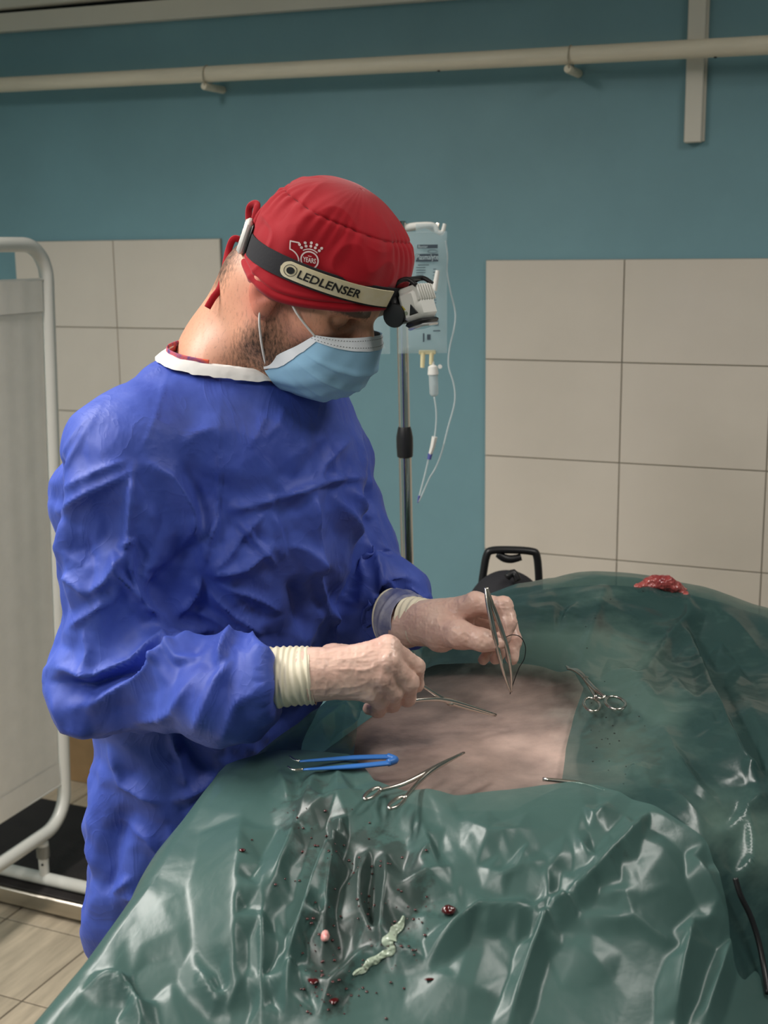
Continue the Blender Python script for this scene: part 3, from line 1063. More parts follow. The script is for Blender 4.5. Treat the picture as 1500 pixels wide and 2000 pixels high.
# patient: one continuous mound lying on the table, hidden by the drapes except in the opening
nx, ny = 110, 130
ys = np.linspace(TY0 + .05, TY1 - .014, ny); U = np.linspace(0, 1, nx)
G = np.zeros((nx, ny, 3))
for j, y in enumerate(ys):
    x0 = xleft(y) + .04; x1 = TX1 - .016
    G[:, j, 0] = x0 + (x1 - x0) * U; G[:, j, 1] = y
G[..., 2] = zbase(G[..., :2])
e = np.minimum(np.minimum(U, 1 - U)[:, None] * 22, np.minimum(np.linspace(0, 1, ny), np.linspace(1, 0, ny))[None] * 24)
e = np.clip(e, 0, 1)
G[..., 2] = 0.8805 + (G[..., 2] - 0.013 - 0.8805) * np.sqrt(1 - (1 - e) ** 2)
G[..., 2] += 0.004 * fbm(G * np.array([9, 9, 9.]), 3) * e
mb = MB().grid(G)
Gb = G.copy(); Gb[..., 2] = 0.8803
o_ = mb.n
mb.grid(Gb[:, ::-1])
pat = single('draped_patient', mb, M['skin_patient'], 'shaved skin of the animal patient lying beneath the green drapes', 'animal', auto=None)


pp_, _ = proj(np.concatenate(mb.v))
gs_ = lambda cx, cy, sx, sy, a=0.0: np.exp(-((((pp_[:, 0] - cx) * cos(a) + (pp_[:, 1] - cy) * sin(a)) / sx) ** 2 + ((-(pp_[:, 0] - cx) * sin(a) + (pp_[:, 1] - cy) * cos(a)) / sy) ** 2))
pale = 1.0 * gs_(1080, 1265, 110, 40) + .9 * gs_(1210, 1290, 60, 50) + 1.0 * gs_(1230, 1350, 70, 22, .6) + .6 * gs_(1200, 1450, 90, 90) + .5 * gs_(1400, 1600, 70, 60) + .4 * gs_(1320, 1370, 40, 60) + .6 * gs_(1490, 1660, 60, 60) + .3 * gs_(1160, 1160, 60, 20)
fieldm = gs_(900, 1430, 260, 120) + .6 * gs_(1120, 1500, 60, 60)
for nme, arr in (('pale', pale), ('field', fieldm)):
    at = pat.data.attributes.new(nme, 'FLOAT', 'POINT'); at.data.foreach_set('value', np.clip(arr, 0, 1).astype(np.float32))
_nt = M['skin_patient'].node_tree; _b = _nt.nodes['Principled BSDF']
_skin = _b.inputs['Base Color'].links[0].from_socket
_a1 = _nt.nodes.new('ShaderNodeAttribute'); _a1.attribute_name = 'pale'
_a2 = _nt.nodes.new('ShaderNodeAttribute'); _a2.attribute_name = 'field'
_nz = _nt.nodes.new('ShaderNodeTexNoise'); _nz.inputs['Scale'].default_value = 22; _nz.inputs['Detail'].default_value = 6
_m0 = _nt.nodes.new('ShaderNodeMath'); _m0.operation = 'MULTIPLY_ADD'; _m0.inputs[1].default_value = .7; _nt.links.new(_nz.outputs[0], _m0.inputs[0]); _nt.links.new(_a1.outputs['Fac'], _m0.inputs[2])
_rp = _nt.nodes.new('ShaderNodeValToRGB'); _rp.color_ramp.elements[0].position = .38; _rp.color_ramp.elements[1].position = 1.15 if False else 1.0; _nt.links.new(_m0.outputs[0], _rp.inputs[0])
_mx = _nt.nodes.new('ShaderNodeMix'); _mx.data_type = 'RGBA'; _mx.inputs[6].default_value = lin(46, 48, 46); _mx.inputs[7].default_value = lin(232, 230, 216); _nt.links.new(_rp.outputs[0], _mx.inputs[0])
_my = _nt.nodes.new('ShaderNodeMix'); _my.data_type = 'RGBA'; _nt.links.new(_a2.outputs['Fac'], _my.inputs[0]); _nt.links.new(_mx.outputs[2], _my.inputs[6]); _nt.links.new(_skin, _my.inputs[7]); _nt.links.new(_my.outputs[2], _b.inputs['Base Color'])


def stain_attr(o, val):
    at = o.data.attributes.new('stain', 'FLOAT', 'POINT'); at.data.foreach_set('value', np.asarray(val, np.float32))


def edge_drop(x, y, x0, x1, y0, y1, rad=0.03):
    """fold the part of a sheet that passes the table's edge down: returns clamped x, y and drop"""
    ex = np.where(x < x0, x0 - x, np.where(x > x1, x - x1, 0.0)); sx = np.where(x < x0, -1, 1)
    ey = np.where(y < y0, y0 - y, np.where(y > y1, y - y1, 0.0)); sy = np.where(y < y0, -1, 1)
    bend = lambda e_: np.where(e_ < rad * pi / 2, rad * np.sin(e_ / rad), rad + (e_ - rad * pi / 2) * 0.10)
    drop = lambda e_: np.where(e_ < rad * pi / 2, rad * (1 - np.cos(np.minimum(e_ / rad, 2))), rad + (e_ - rad * pi / 2) * 0.99)
    xx = np.clip(x, x0, x1) + sx * bend(ex); yy = np.clip(y, y0, y1) + sy * bend(ey)
    m = np.maximum(drop(ex), drop(ey))
    return xx, yy, m


edge_px_near = [(300, 1470), (478, 1490), (540, 1474), (610, 1470), (690, 1478), (735, 1530), (800, 1556), (900, 1562), (1010, 1548), (1118, 1534), (1170, 1540), (1230, 1565), (1300, 1600), (1380, 1648), (1425, 1690), (1440, 1750), (1458, 1810), (1478, 1880), (1500, 1945)]
# ---- far drape: polar sheet around the opening over the operating field
hole_px = [(705, 1395), (760, 1330), (850, 1298), (960, 1300), (1060, 1308), (1112, 1318), (1140, 1350), (1120, 1400), (1105, 1460), (1095, 1545), (1000, 1590), (860, 1590), (740, 1560), (690, 1480)]
hole = []
for q in hole_px:
    p = PZ(q[0], q[1], 1.088)
    for _ in range(4):
        p = PZ(q[0], q[1], float(zbase(p[:2])) + .003)
    hole.append(p[:2])
hole = np.array(hole)
hole = np.concatenate([[hole[i] + (hole[(i + 1) % len(hole)] - hole[i]) * t_ for t_ in np.linspace(0, 1, 12, endpoint=False)] for i in range(len(hole))])
hc = hole.mean(0)
ha = np.unwrap(np.arctan2(*(hole - hc).T[::-1])); hr = np.linalg.norm(hole - hc, axis=1)
if ha[-1] < ha[0]: ha, hr = ha[::-1], hr[::-1]
na, nr = 900, 290
A = np.linspace(0, 2 * pi, na, endpoint=False)
base0 = ha[0]
hrA = np.interp((A - base0) % (2 * pi) + base0, np.r_[ha, ha[0] + 2 * pi], np.r_[hr, hr[0]])
kk = np.ones(9) / 9
hrA = np.convolve(np.r_[hrA[-4:], hrA, hrA[:4]], kk, 'valid')
OX0, OX1, OY0, OY1 = -0.62, 1.12, 0.62, 2.62   # sheet extent when flat
ca, sa = np.cos(A), np.sin(A)
ro = np.minimum(np.where(ca > 0, (OX1 - hc[0]) / np.maximum(ca, 1e-6), (OX0 - hc[0]) / np.minimum(ca, -1e-6)), np.where(sa > 0, (OY1 - hc[1]) / np.maximum(sa, 1e-6), (OY0 - hc[1]) / np.minimum(sa, -1e-6)))
tt = np.linspace(0, 1, nr) ** 1.15
Rr = hrA[:, None] + (ro - hrA)[:, None] * tt[None]
X = hc[0] + Rr * ca[:, None]; Y = hc[1] + Rr * sa[:, None]
xx, yy, dr = edge_drop(X, Y, xleft(Y) + .018, TX1, TY0 + .03, TY1)
Z = zbase(np.stack([np.clip(xx, -.45, .8), np.clip(yy, .8, 2.25)], -1)) + 0.006 - dr
V = np.stack([xx, yy, Z], -1)
px, zc = proj(V.reshape(-1, 3))
FAR_FOLDS = [
    ([(1190, 1132), (1180, 1165), (1160, 1230), (1140, 1290), (1115, 1345)], 16, 0.006, 'c'),
    ([(1120, 1135), (1095, 1200), (1075, 1260)], 14, -0.003, 'c'),
    ([(1340, 1160), (1350, 1200), (1310, 1250), (1280, 1295), (1250, 1350), (1243, 1370)], 13, 0.006, 'c'),
    ([(1350, 1215), (1400, 1330), (1450, 1430), (1500, 1510)], 18, -0.010, 's'),
    ([(1340, 1225), (1380, 1330), (1425, 1430), (1480, 1530)], 26, 0.007, 'r'),
    ([(1285, 1295), (1330, 1350), (1380, 1395), (1400, 1410)], 10, 0.004, 'c'),
    ([(1345, 1375), (1390, 1410), (1430, 1440)], 8, 0.004, 'c'),
    ([(1350, 1395), (1395, 1425), (1440, 1450)], 8, 0.0035, 'c'),
    ([(1170, 1330), (1210, 1318), (1250, 1335), (1275, 1370), (1300, 1400)], 20, 0.007, 'g'),
    ([(1285, 1400), (1310, 1470), (1360, 1545), (1430, 1600)], 16, 0.005, 'c'),
    ([(1300, 1500), (1320, 1560), (1390, 1620)], 12, 0.004, 'c'),
    ([(1420, 1630), (1460, 1590), (1500, 1555)], 12, 0.006, 'c'),
    ([(1450, 1510), (1475, 1500), (1500, 1490)], 10, 0.006, 'c'),
    ([(1222, 1525), (1228, 1505), (1245, 1500), (1262, 1515), (1268, 1540)], 8, 0.004, 'g'),
    ([(1000, 1180), (1060, 1200), (1110, 1200), (1160, 1215)], 20, 0.003, 'r'),
    ([(1200, 1165), (1260, 1175), (1330, 1200)], 14, -0.003, 'c'),
    ([(1400, 1190), (1450, 1240), (1500, 1300)], 18, 0.005, 'r'),
    ([(1380, 1200), (1440, 1280), (1500, 1370)], 15, -0.004, 'r'),
    ([(600, 1440), (660, 1400), (700, 1360)], 20, 0.006, 'r'),
    ([(640, 1460), (690, 1430), (720, 1400)], 12, 0.006, 'c'),
    ([(820, 1262), (800, 1300), (760, 1330)], 14, 0.006, 'c'),
    ([(1450, 1560), (1470, 1640), (1480, 1720)], 14, 0.006, 'c'),
    ([(1440, 1720), (1470, 1700), (1500, 1705)], 12, 0.010, 'r'),
]
h = tin_height(px, tin_points(FAR_FOLDS, (560, 1100, 1620, 1760), 110, .0060, 21, 1.6))
h = smooth2(h.reshape(na, nr), 1).ravel() + .6 * fold_field(px, FAR_FOLDS, end=0.4)
q = V.reshape(-1, 3)
h += 0.03 * crumple(q, 25, 4)
hang = np.clip(dr.ravel() / 0.1, 0, 1)
edx = np.array(edge_px_near)
und = np.clip((px[:, 1] - np.interp(px[:, 0], edx[:, 0], edx[:, 1]) - 4) / 18, 0, 1)
q[:, 2] += np.maximum(h, -.012) * (1 - hang) * (1 - und)
wob = 0.006 * np.sin(q[:, 1] * 26 + 2) * np.sin(q[:, 0] * 23) * hang
q[:, 0] += wob; q[:, 1] += wob
far = single('far_drape', gridm(V, True), M['drape_far'], 'dark translucent green drape over the patient on the far side of the operating field', 'drape', auto=None)
st = 0.9 * np.exp(-((px - (1190, 1430)) ** 2 / np.array([60, 70.]) ** 2).sum(1)) + 0.5 * np.exp(-((px - (1270, 1480)) ** 2 / np.array([40, 60.]) ** 2).sum(1)) + 0.28 * np.exp(-((px - (1160, 1200)) ** 2 / np.array([90, 45.]) ** 2).sum(1)) + 0.35 * np.exp(-((px - (1310, 1560)) ** 2 / np.array([50, 50.]) ** 2).sum(1))
stain_attr(far, st * (1 - hang))

# ---- near drape: sheet from the field towards the camera, hanging over the man's side
edge_px = [(478, 1490), (540, 1474), (610, 1470), (690, 1478), (735, 1530), (800, 1556), (900, 1562), (1010, 1548), (1118, 1534), (1170, 1540), (1230, 1565), (1300, 1600), (1380, 1648), (1425, 1690), (1440, 1750), (1458, 1810), (1478, 1880), (1500, 1945), (1512, 2040)]
E_ = []
for q in edge_px:
    p = PZ(q[0], q[1], 1.08)
    for _ in range(4):
        p = PZ(q[0], q[1], float(zbase(p[:2])) + .008)
    E_.append(p[:2])
E_ = np.array(E_)
sE = np.r_[0, np.cumsum(np.linalg.norm(np.diff(E_, axis=0), axis=1))]; sE /= sE[-1]
nu, nv = 460, 300
u = np.linspace(0, 1, nu)
Ex = np.interp(u, sE, E_[:, 0]); Ey = np.interp(u, sE, E_[:, 1])
k5 = np.ones(7) / 7
sm = lambda a: np.r_[a[:3], np.convolve(a, k5, 'valid'), a[-3:]]
Ex, Ey = sm(Ex), sm(Ey)
NX = -0.37 + (0.42 + 0.37) * u ** 1.0; NY = np.full(nu, 0.50)
vv = np.linspace(0, 1, nv)
X = NX[:, None] + (Ex - NX)[:, None] * vv[None]; Y = NY[:, None] + (Ey - NY)[:, None] * vv[None]
# left edge follows the table's side and a skirt hangs beyond it
sk = 40
lx = xleft(Y[0]); X = X + ((lx - X[0])[None]) * (1 - u)[:, None] ** 3
skd = np.linspace(0.52, 0.0, sk, endpoint=False)
Xs = np.concatenate([np.stack([X[0] - s for s in skd]), X]); Ys = np.concatenate([np.stack([Y[0]] * sk), Y])
xx, yy, dr = edge_drop(Xs, Ys, xleft(Ys), 9.0, TY0, 9.0, rad=0.022)
V = np.stack([xx, yy, zbase(np.stack([np.clip(xx, -.40, .8), np.clip(yy, .8, 2.25)], -1)) + 0.013 - dr], -1)
px, zc = proj(V.reshape(-1, 3))
NEAR_FOLDS = [
    ([(679, 1601), (640, 1665), (615, 1730), (595, 1801), (567, 1890), (556, 1990)], 26, 0.020, 'r'),
    ([(655, 1633), (646, 1727), (637, 1800), (630, 1870)], 22, 0.016, 'r'),
    ([(640, 1600), (606, 1720), (560, 1830)], 20, -0.010, 'g'),
    ([(721, 1661), (702, 1727), (702, 1790), (730, 1850)], 20, 0.014, 'r'),
    ([(753, 1670), (751, 1740), (745, 1800), (738, 1868)], 16, 0.016, 'r'),
    ([(728, 1680), (725, 1760), (730, 1820)], 18, -0.008, 'g'),
    ([(585, 1610), (615, 1588), (651, 1570), (711, 1549)], 22, 0.012, 'r'),
    ([(540, 1505), (555, 1540), (566, 1572)], 16, 0.008, 'r'),
    ([(595, 1520), (640, 1512), (690, 1508)], 14, 0.008, 'c'),
    ([(620, 1500), (600, 1560), (575, 1620), (540, 1720), (515, 1790)], 20, 0.010, 'r'),
    ([(511, 1700), (512, 1800), (512, 1900), (510, 2010)], 14, 0.010, 's'),
    ([(470, 1600), (462, 1750), (455, 1900), (450, 1980)], 48, 0.012, 'g'),
    ([(380, 1890), (400, 1930), (417, 1955), (445, 1978), (473, 1927), (487, 1895)], 16, 0.011, 'r'),
    ([(161, 1941), (200, 1925), (226, 1920), (254, 1941), (270, 1980), (285, 2030)], 18, 0.015, 'r'),
    ([(250, 1960), (300, 1900), (360, 1880)], 26, -0.008, 'g'),
    ([(1271, 1589), (1210, 1660), (1153, 1727), (1068, 1791), (1030, 1890), (993, 2010)], 16, 0.012, 's'),
    ([(1068, 1791), (1000, 1784), (935, 1781), (880, 1830), (833, 1884)], 16, 0.012, 'r'),
    ([(1068, 1679), (1070, 1740), (1068, 1791)], 12, 0.007, 'c'),
    ([(833, 1884), (800, 1868), (770, 1858), (740, 1862)], 14, 0.010, 'r'),
    ([(759, 1754), (800, 1740), (839, 1720), (880, 1690)], 22, 0.013, 'r'),
    ([(800, 1770), (870, 1760), (935, 1781)], 14, -0.006, 'g'),
    ([(999, 1722), (1015, 1690), (1031, 1650)], 14, 0.008, 'c'),
    ([(930, 1690), (980, 1715), (1060, 1690), (1120, 1670)], 18, 0.008, 'r'),
    ([(1137, 1578), (1164, 1605), (1191, 1567)], 14, 0.009, 'r'),
    ([(1125, 1630), (1145, 1680), (1143, 1700)], 12, 0.009, 'r'),
    ([(1200, 1640), (1160, 1700), (1110, 1760)], 14, 0.009, 'r'),
    ([(1356, 1674), (1380, 1720), (1399, 1765), (1433, 1831)], 18, 0.012, 'r'),
    ([(1433, 1831), (1410, 1910), (1372, 2010)], 14, 0.010, 's'),
    ([(1356, 1797), (1340, 1880), (1319, 2000)], 22, 0.012, 'r'),
    ([(1356, 1797), (1400, 1808), (1433, 1828)], 12, 0.008, 'c'),
    ([(1393, 1605), (1425, 1690), (1435, 1780)], 12, 0.007, 'c'),
    ([(1169, 1749), (1210, 1747), (1249, 1749)], 10, 0.004, 'c'),
    ([(1130, 1795), (1200, 1800), (1240, 1795), (1290, 1830), (1330, 1850)], 10, 0.004, 'c'),
    ([(1100, 1850), (1150, 1870), (1200, 1920)], 30, 0.006, 'g'),
    ([(840, 1900), (900, 1930), (980, 1950)], 40, 0.006, 'g'),
    ([(560, 1905), (600, 1925), (650, 1940), (700, 1905)], 16, 0.009, 'r'),
    ([(620, 1990), (650, 1930), (700, 1880), (760, 1865)], 14, 0.010, 'r'),
    ([(520, 1910), (550, 1905), (575, 1890)], 12, 0.008, 'c'),
    ([(1240, 1600), (1300, 1625), (1380, 1690)], 14, -0.004, 'g'),
    ([(900, 1600), (960, 1640), (1040, 1620)], 18, 0.008, 'r'),
    ([(820, 1600), (840, 1660), (800, 1710)], 16, 0.009, 'r'),
]
dens = lambda x, y: .18 + .95 * math.exp(-((x - 690) / 190) ** 2 - ((y - 1740) / 210) ** 2) + .6 * math.exp(-((x - 1120) / 260) ** 2 - ((y - 1680) / 130) ** 2)
h = tin_height(px, tin_points(NEAR_FOLDS, (60, 1440, 1560, 2120), 66, .0085, 22, 1.0, density=dens))
h = smooth2(h.reshape(nu + sk, nv), 2).ravel() + .25 * fold_field(px, NEAR_FOLDS, end=0.42)
q = V.reshape(-1, 3)
crum = np.exp(-((px - (690, 1740)) ** 2 / np.array([210, 230.]) ** 2).sum(1)) + 0.5 * np.exp(-((px - (1080, 1700)) ** 2 / np.array([200, 140.]) ** 2).sum(1)) + 0.12
h += crum * (0.07 * crumple(q, 26, 2) + .03 * crumple(q, 60, 5))
hang = np.clip(dr.ravel() / 0.06, 0, 1)
q[:, 2] += np.maximum(h, -0.004) * (1 - hang)
# the free edge near the field lifts in soft waves
q[:, 0] -= hang * 0.012 * (1 + np.sin(q[:, 1] * 31 + 1.0))
near = single('near_drape', gridm(V), M['drape_near'], 'glossy blood-spattered green plastic drape in the foreground', 'drape', auto=None)
st = 1.1 * np.exp(-((px - (740, 1740)) ** 2 / np.array([110, 130.]) ** 2).sum(1)) + 0.8 * np.exp(-((px - (640, 1910)) ** 2 / np.array([60, 100.]) ** 2).sum(1)) + 0.7 * np.exp(-((px - (600, 1600)) ** 2 / np.array([70, 90.]) ** 2).sum(1)) + 0.4 * np.exp(-((px - (1200, 1690)) ** 2 / np.array([60, 60.]) ** 2).sum(1))
stain_attr(near, st * (1 - hang))


def on_drape(px_, py_, off=0.0, which=None):
    """surface point of a drape seen at a pixel"""
    o = which or near
    n = len(o.data.vertices)
    if o.name not in _vc:
        a = np.zeros(n * 3); o.data.vertices.foreach_get('co', a)
        a = a.reshape(-1, 3) + ORG[o.name][0]
        _vc[o.name] = (a, proj(a)[0], (a - CAM) @ CF)
    a, pj, z = _vc[o.name]
    d = ((pj - (px_, py_)) ** 2).sum(1)
    k = np.argsort(d)[:12]
    k = k[z[k] < z[k].min() + 0.03][:6]
    p = a[k].mean(0)
    return PZ(px_, py_, p[2] + off)


_vc = {}


# ------------------------------------------------------------------ the person
def gown_mat():
    m = bpy.data.materials.new('blue_nonwoven_gown'); m.use_nodes = True
    nt = m.node_tree; N = nt.nodes; L = nt.links
    b = N['Principled BSDF']
    tc = N.new('ShaderNodeTexCoord')
    n1 = N.new('ShaderNodeTexNoise'); n1.inputs['Scale'].default_value = 9; n1.inputs['Detail'].default_value = 8; n1.inputs['Roughness'].default_value = 0.65
    L.new(tc.outputs['Object'], n1.inputs['Vector'])
    mx = N.new('ShaderNodeMix'); mx.data_type = 'RGBA'
    rp = N.new('ShaderNodeValToRGB'); rp.color_ramp.elements[0].position = 0.3; rp.color_ramp.elements[1].position = 0.72
    L.new(n1.outputs[0], rp.inputs[0]); L.new(rp.outputs[0], mx.inputs[0])
    mx.inputs[6].default_value = lin(52, 72, 162); mx.inputs[7].default_value = lin(78, 100, 192)
    L.new(mx.outputs[2], b.inputs['Base Color'])
    b.inputs['Roughness'].default_value = 0.56
    b.inputs['Specular IOR Level'].default_value = 0.36
    b.inputs['Sheen Weight'].default_value = 0.06
    b.inputs['Sheen Roughness'].default_value = 0.4
    b.inputs['Sheen Tint'].default_value = (0.7, 0.75, 1, 1)
    # crinkles and the fine embossing of the non-woven cloth
    mp = N.new('ShaderNodeMapping'); mp.inputs['Scale'].default_value = (1, 1, 0.6); L.new(tc.outputs['Object'], mp.inputs[0])
    n2 = N.new('ShaderNodeTexNoise'); n2.inputs['Scale'].default_value = 15; n2.inputs['Detail'].default_value = 3; n2.inputs['Roughness'].default_value = 0.55; n2.inputs['Distortion'].default_value = 1.2
    L.new(mp.outputs[0], n2.inputs['Vector'])
    rd = N.new('ShaderNodeMath'); rd.operation = 'SUBTRACT'; rd.inputs[1].default_value = 0.5; L.new(n2.outputs[0], rd.inputs[0])
    ab = N.new('ShaderNodeMath'); ab.operation = 'ABSOLUTE'; L.new(rd.outputs[0], ab.inputs[0])
    pw = N.new('ShaderNodeMath'); pw.operation = 'POWER'; pw.inputs[1].default_value = 0.6; L.new(ab.outputs[0], pw.inputs[0])
    n3 = N.new('ShaderNodeTexNoise'); n3.inputs['Scale'].default_value = 420; n3.inputs['Detail'].default_value = 2; L.new(tc.outputs['Object'], n3.inputs['Vector'])
    b1 = N.new('ShaderNodeBump'); b1.inputs['Strength'].default_value = 0.3; b1.inputs['Distance'].default_value = 0.006; b1.invert = True; L.new(pw.outputs[0], b1.inputs['Height'])
    b2 = N.new('ShaderNodeBump'); b2.inputs['Strength'].default_value = 0.12; b2.inputs['Distance'].default_value = 0.0006; L.new(n3.outputs[0], b2.inputs['Height']); L.new(b1.outputs[0], b2.inputs['Normal'])
    L.new(b2.outputs[0], b.inputs['Normal'])
    return m


def skin_mat():
    m = bpy.data.materials.new('skin'); m.use_nodes = True
    nt = m.node_tree; N = nt.nodes; L = nt.links
    b = N['Principled BSDF']
    tc = N.new('ShaderNodeTexCoord')
    n1 = N.new('ShaderNodeTexNoise'); n1.inputs['Scale'].default_value = 24; n1.inputs['Detail'].default_value = 6; L.new(tc.outputs['Object'], n1.inputs['Vector'])
    mx = N.new('ShaderNodeMix'); mx.data_type = 'RGBA'; L.new(n1.outputs[0], mx.inputs[0])
    mx.inputs[6].default_value = lin(222, 168, 138); mx.inputs[7].default_value = lin(202, 140, 114)
    # redder ear and cheek
    a2 = N.new('ShaderNodeAttribute'); a2.attribute_name = 'blush'
    m2 = N.new('ShaderNodeMix'); m2.data_type = 'RGBA'; L.new(mx.outputs[2], m2.inputs[6]); m2.inputs[7].default_value = lin(206, 108, 92); L.new(a2.outputs['Fac'], m2.inputs[0])
    # stubble: short dark hairs where the attribute allows it
    at = N.new('ShaderNodeAttribute'); at.attribute_name = 'beard'
    mp = N.new('ShaderNodeMapping'); mp.inputs['Scale'].default_value = (1, 1, 0.35); mp.inputs['Rotation'].default_value = (0.3, 0.5, 0.2); L.new(tc.outputs['Object'], mp.inputs[0])
    n2 = N.new('ShaderNodeTexNoise'); n2.inputs['Scale'].default_value = 340; n2.inputs['Detail'].default_value = 3; n2.inputs['Roughness'].default_value = 0.7; L.new(mp.outputs[0], n2.inputs['Vector'])
    ml = N.new('ShaderNodeMath'); ml.operation = 'MULTIPLY_ADD'; L.new(at.outputs['Fac'], ml.inputs[0]); ml.inputs[1].default_value = 0.75; L.new(n2.outputs[0], ml.inputs[2])
    rp = N.new('ShaderNodeValToRGB'); rp.color_ramp.elements[0].position = 0.55; rp.color_ramp.elements[1].position = 1.08; L.new(ml.outputs[0], rp.inputs[0])
    m3 = N.new('ShaderNodeMix'); m3.data_type = 'RGBA'; L.new(rp.outputs[0], m3.inputs[0]); L.new(m2.outputs[2], m3.inputs[6]); m3.inputs[7].default_value = lin(84, 64, 52)
    L.new(m3.outputs[2], b.inputs['Base Color'])
    b.inputs['Roughness'].default_value = 0.48
    b.inputs['Subsurface Weight'].default_value = 0.12; b.inputs['Subsurface Radius'].default_value = (0.01, 0.004, 0.002); b.inputs['Subsurface Scale'].default_value = 0.5
    n4 = N.new('ShaderNodeTexNoise'); n4.inputs['Scale'].default_value = 300; n4.inputs['Detail'].default_value = 3; L.new(tc.outputs['Object'], n4.inputs['Vector'])
    bp = N.new('ShaderNodeBump'); bp.inputs['Strength'].default_value = 0.15; bp.inputs['Distance'].default_value = 0.0008; L.new(n4.outputs[0], bp.inputs['Height']); L.new(bp.outputs[0], b.inputs['Normal'])
    return m


M['gown'] = gown_mat()
M['skin'] = skin_mat()
M['trousers'] = mat('blue_scrub_trousers', (40, 58, 120), 0.8)
M['shoe'] = mat('dark_rubber_clog', (40, 44, 52), 0.5)
M['cap'] = mat('red_cotton_cap', (162, 8, 28), 0.8, spec=.25, var=0.10, vscale=14, bump=0.25, bscale=700, bdist=0.0005, sheen=0.2)
M['hair'] = mat('dark_hair', (34, 27, 24), 0.6, var=0.4, vscale=160, bump=0.8, bscale=260, bdist=0.002, stretch=(1, 1, 0.2))
M['white_cloth'] = mat('white_binding', (222, 220, 218), 0.8, var=0.04, vscale=40, bump=0.4, bscale=120, bdist=0.001)
M['mask'] = mat('light_blue_mask', (150, 196, 228), 0.7, var=0.05, vscale=30, bump=0.25, bscale=240, bdist=0.0006)
M['mask_white'] = mat('white_mask_edge', (222, 226, 232), 0.75, bump=0.3, bscale=300, bdist=0.0005)
M['elastic'] = mat('white_elastic', (236, 230, 226), 0.7)
M['glove'] = mat('thin_latex_glove', (230, 196, 180), 0.34, rgb2=(212, 170, 156), vscale=26, bump=0.5, bscale=85, bdist=0.0014, spec=0.5, sss=0.08)
M['cuff'] = mat('cream_latex_cuff', (232, 222, 198), 0.45, var=0.08, vscale=30, bump=0.2, bscale=150, bdist=0.001)
M['cuff_sheer'] = mat('stretched_sheer_latex', (176, 174, 186), 0.4, rgb2=(84, 92, 140), vscale=30, bump=0.3, bscale=120, bdist=0.001)
M['undershirt'] = mat('orange_print_cloth', (240, 104, 56), 0.8, rgb2=(70, 64, 130), vscale=70)

# --- head frame
HD = 1.60
HC = P(596, 546, HD)
hy, hp = radians(-28), radians(33)
HF = np.array([cos(hy) * cos(hp), sin(hy) * cos(hp), -sin(hp)])       # out of the face
HR = np.array([sin(hy), -cos(hy), 0])                                  # his right, towards the camera
HU = np.cross(HR, HF)
if HU[2] < 0: HU = -HU
HM = np.stack([HF, HR, HU])
HS = 0.975
hl = lambda f, r, u: HC + HS * (f * HF + r * HR + u * HU)              # head-local metres -> frame C
to_hl = lambda v: ((np.asarray(v) - HC) @ HM.T) / HS

NB = P(448, 712, 1.65)                                               # root of the neck
SHL = nrm(np.array([.67, .74, 0])); FAC = np.array([.74, -.67, 0])
TC = lambda px, py, d: P(px, py, d)

SHR = P(246, 905, 1.515)     # right shoulder (near), elbow, wrist
ELR = P(180, 1335, 1.47)
WRR = P(600, 1318, 1.375)
SHLf = P(628, 905, 1.80)
ELL = P(700, 1190, 1.76)
WRL = P(838, 1216, 1.62)

# --- skin: head and neck
fd = Field(HC - np.array([.24, .2, .26]), HC + np.array([.2, .24, .2]), 0.0024)
a3 = lambda r: np.array(r) * HS
fd.ell(hl(.012, 0, .045), a3((.086, .074, .076)), HM)
fd.ell(hl(.040, 0, -.025), a3((.056, .064, .078)), HM, k=.03)
fd.ell(hl(.052, 0, .02), a3((.045, .062, .05)), HM, k=.02)
for s in (1, -1):
    fd.chain([hl(-.008, .054 * s, -.02), hl(.006, .053 * s, -.075), hl(.040, .036 * s, -.094), hl(.070, .012 * s, -.100)], [.016 * HS, .020 * HS, .018 * HS, .017 * HS], k=.03)
    fd.ell(hl(.06, .048 * s, -.02), a3((.03, .02, .02)), HM, k=.02)
    fd.ell(hl(.088, .034 * s, .0), a3((.016, .02, .012)), HM, k=.01, cut=True)
    fd.ell(hl(.078, .034 * s, .0), a3((.014, .016, .013)), HM, k=.004)
    fd.chain([hl(.095, .012 * s, .018), hl(.092, .034 * s, .022), hl(.078, .054 * s, .016)], [.008, .009, .007], k=.012)
fd.chain([hl(.094, 0, .012), hl(.108, 0, -.012), hl(.112, 0, -.034)], [.008, .009, .011], k=.012)
fd.ell(hl(.108, 0, -.040), a3((.012, .020, .010)), HM, k=.008)
fd.ell(hl(.088, 0, -.070), a3((.014, .026, .012)), HM, k=.012)
fd.ell(hl(.045, 0, -.072), a3((.045, .042, .034)), HM, k=.03)
# neck leans from the shoulders up into the skull
n1 = hl(-.040, 0, -.03); 
fd.cone(n1, NB + np.array([.01, 0, 0]), .055, .055, k=.04)
fd.cone(hl(-.008, 0, -.05), NB + np.array([.045, 0, 0]), .048, .046, k=.04)
fd.cone(NB + np.array([.01, 0, 0]), NB + np.array([0, 0, -.10]), .06, .07, k=.05)
fd.cone(hl(-.045, 0, -.045), P(432, 720, 1.66), .048, .040, k=.04)
fd.cone(NB, P(410, 735, 1.60), .05, .035, k=.05)
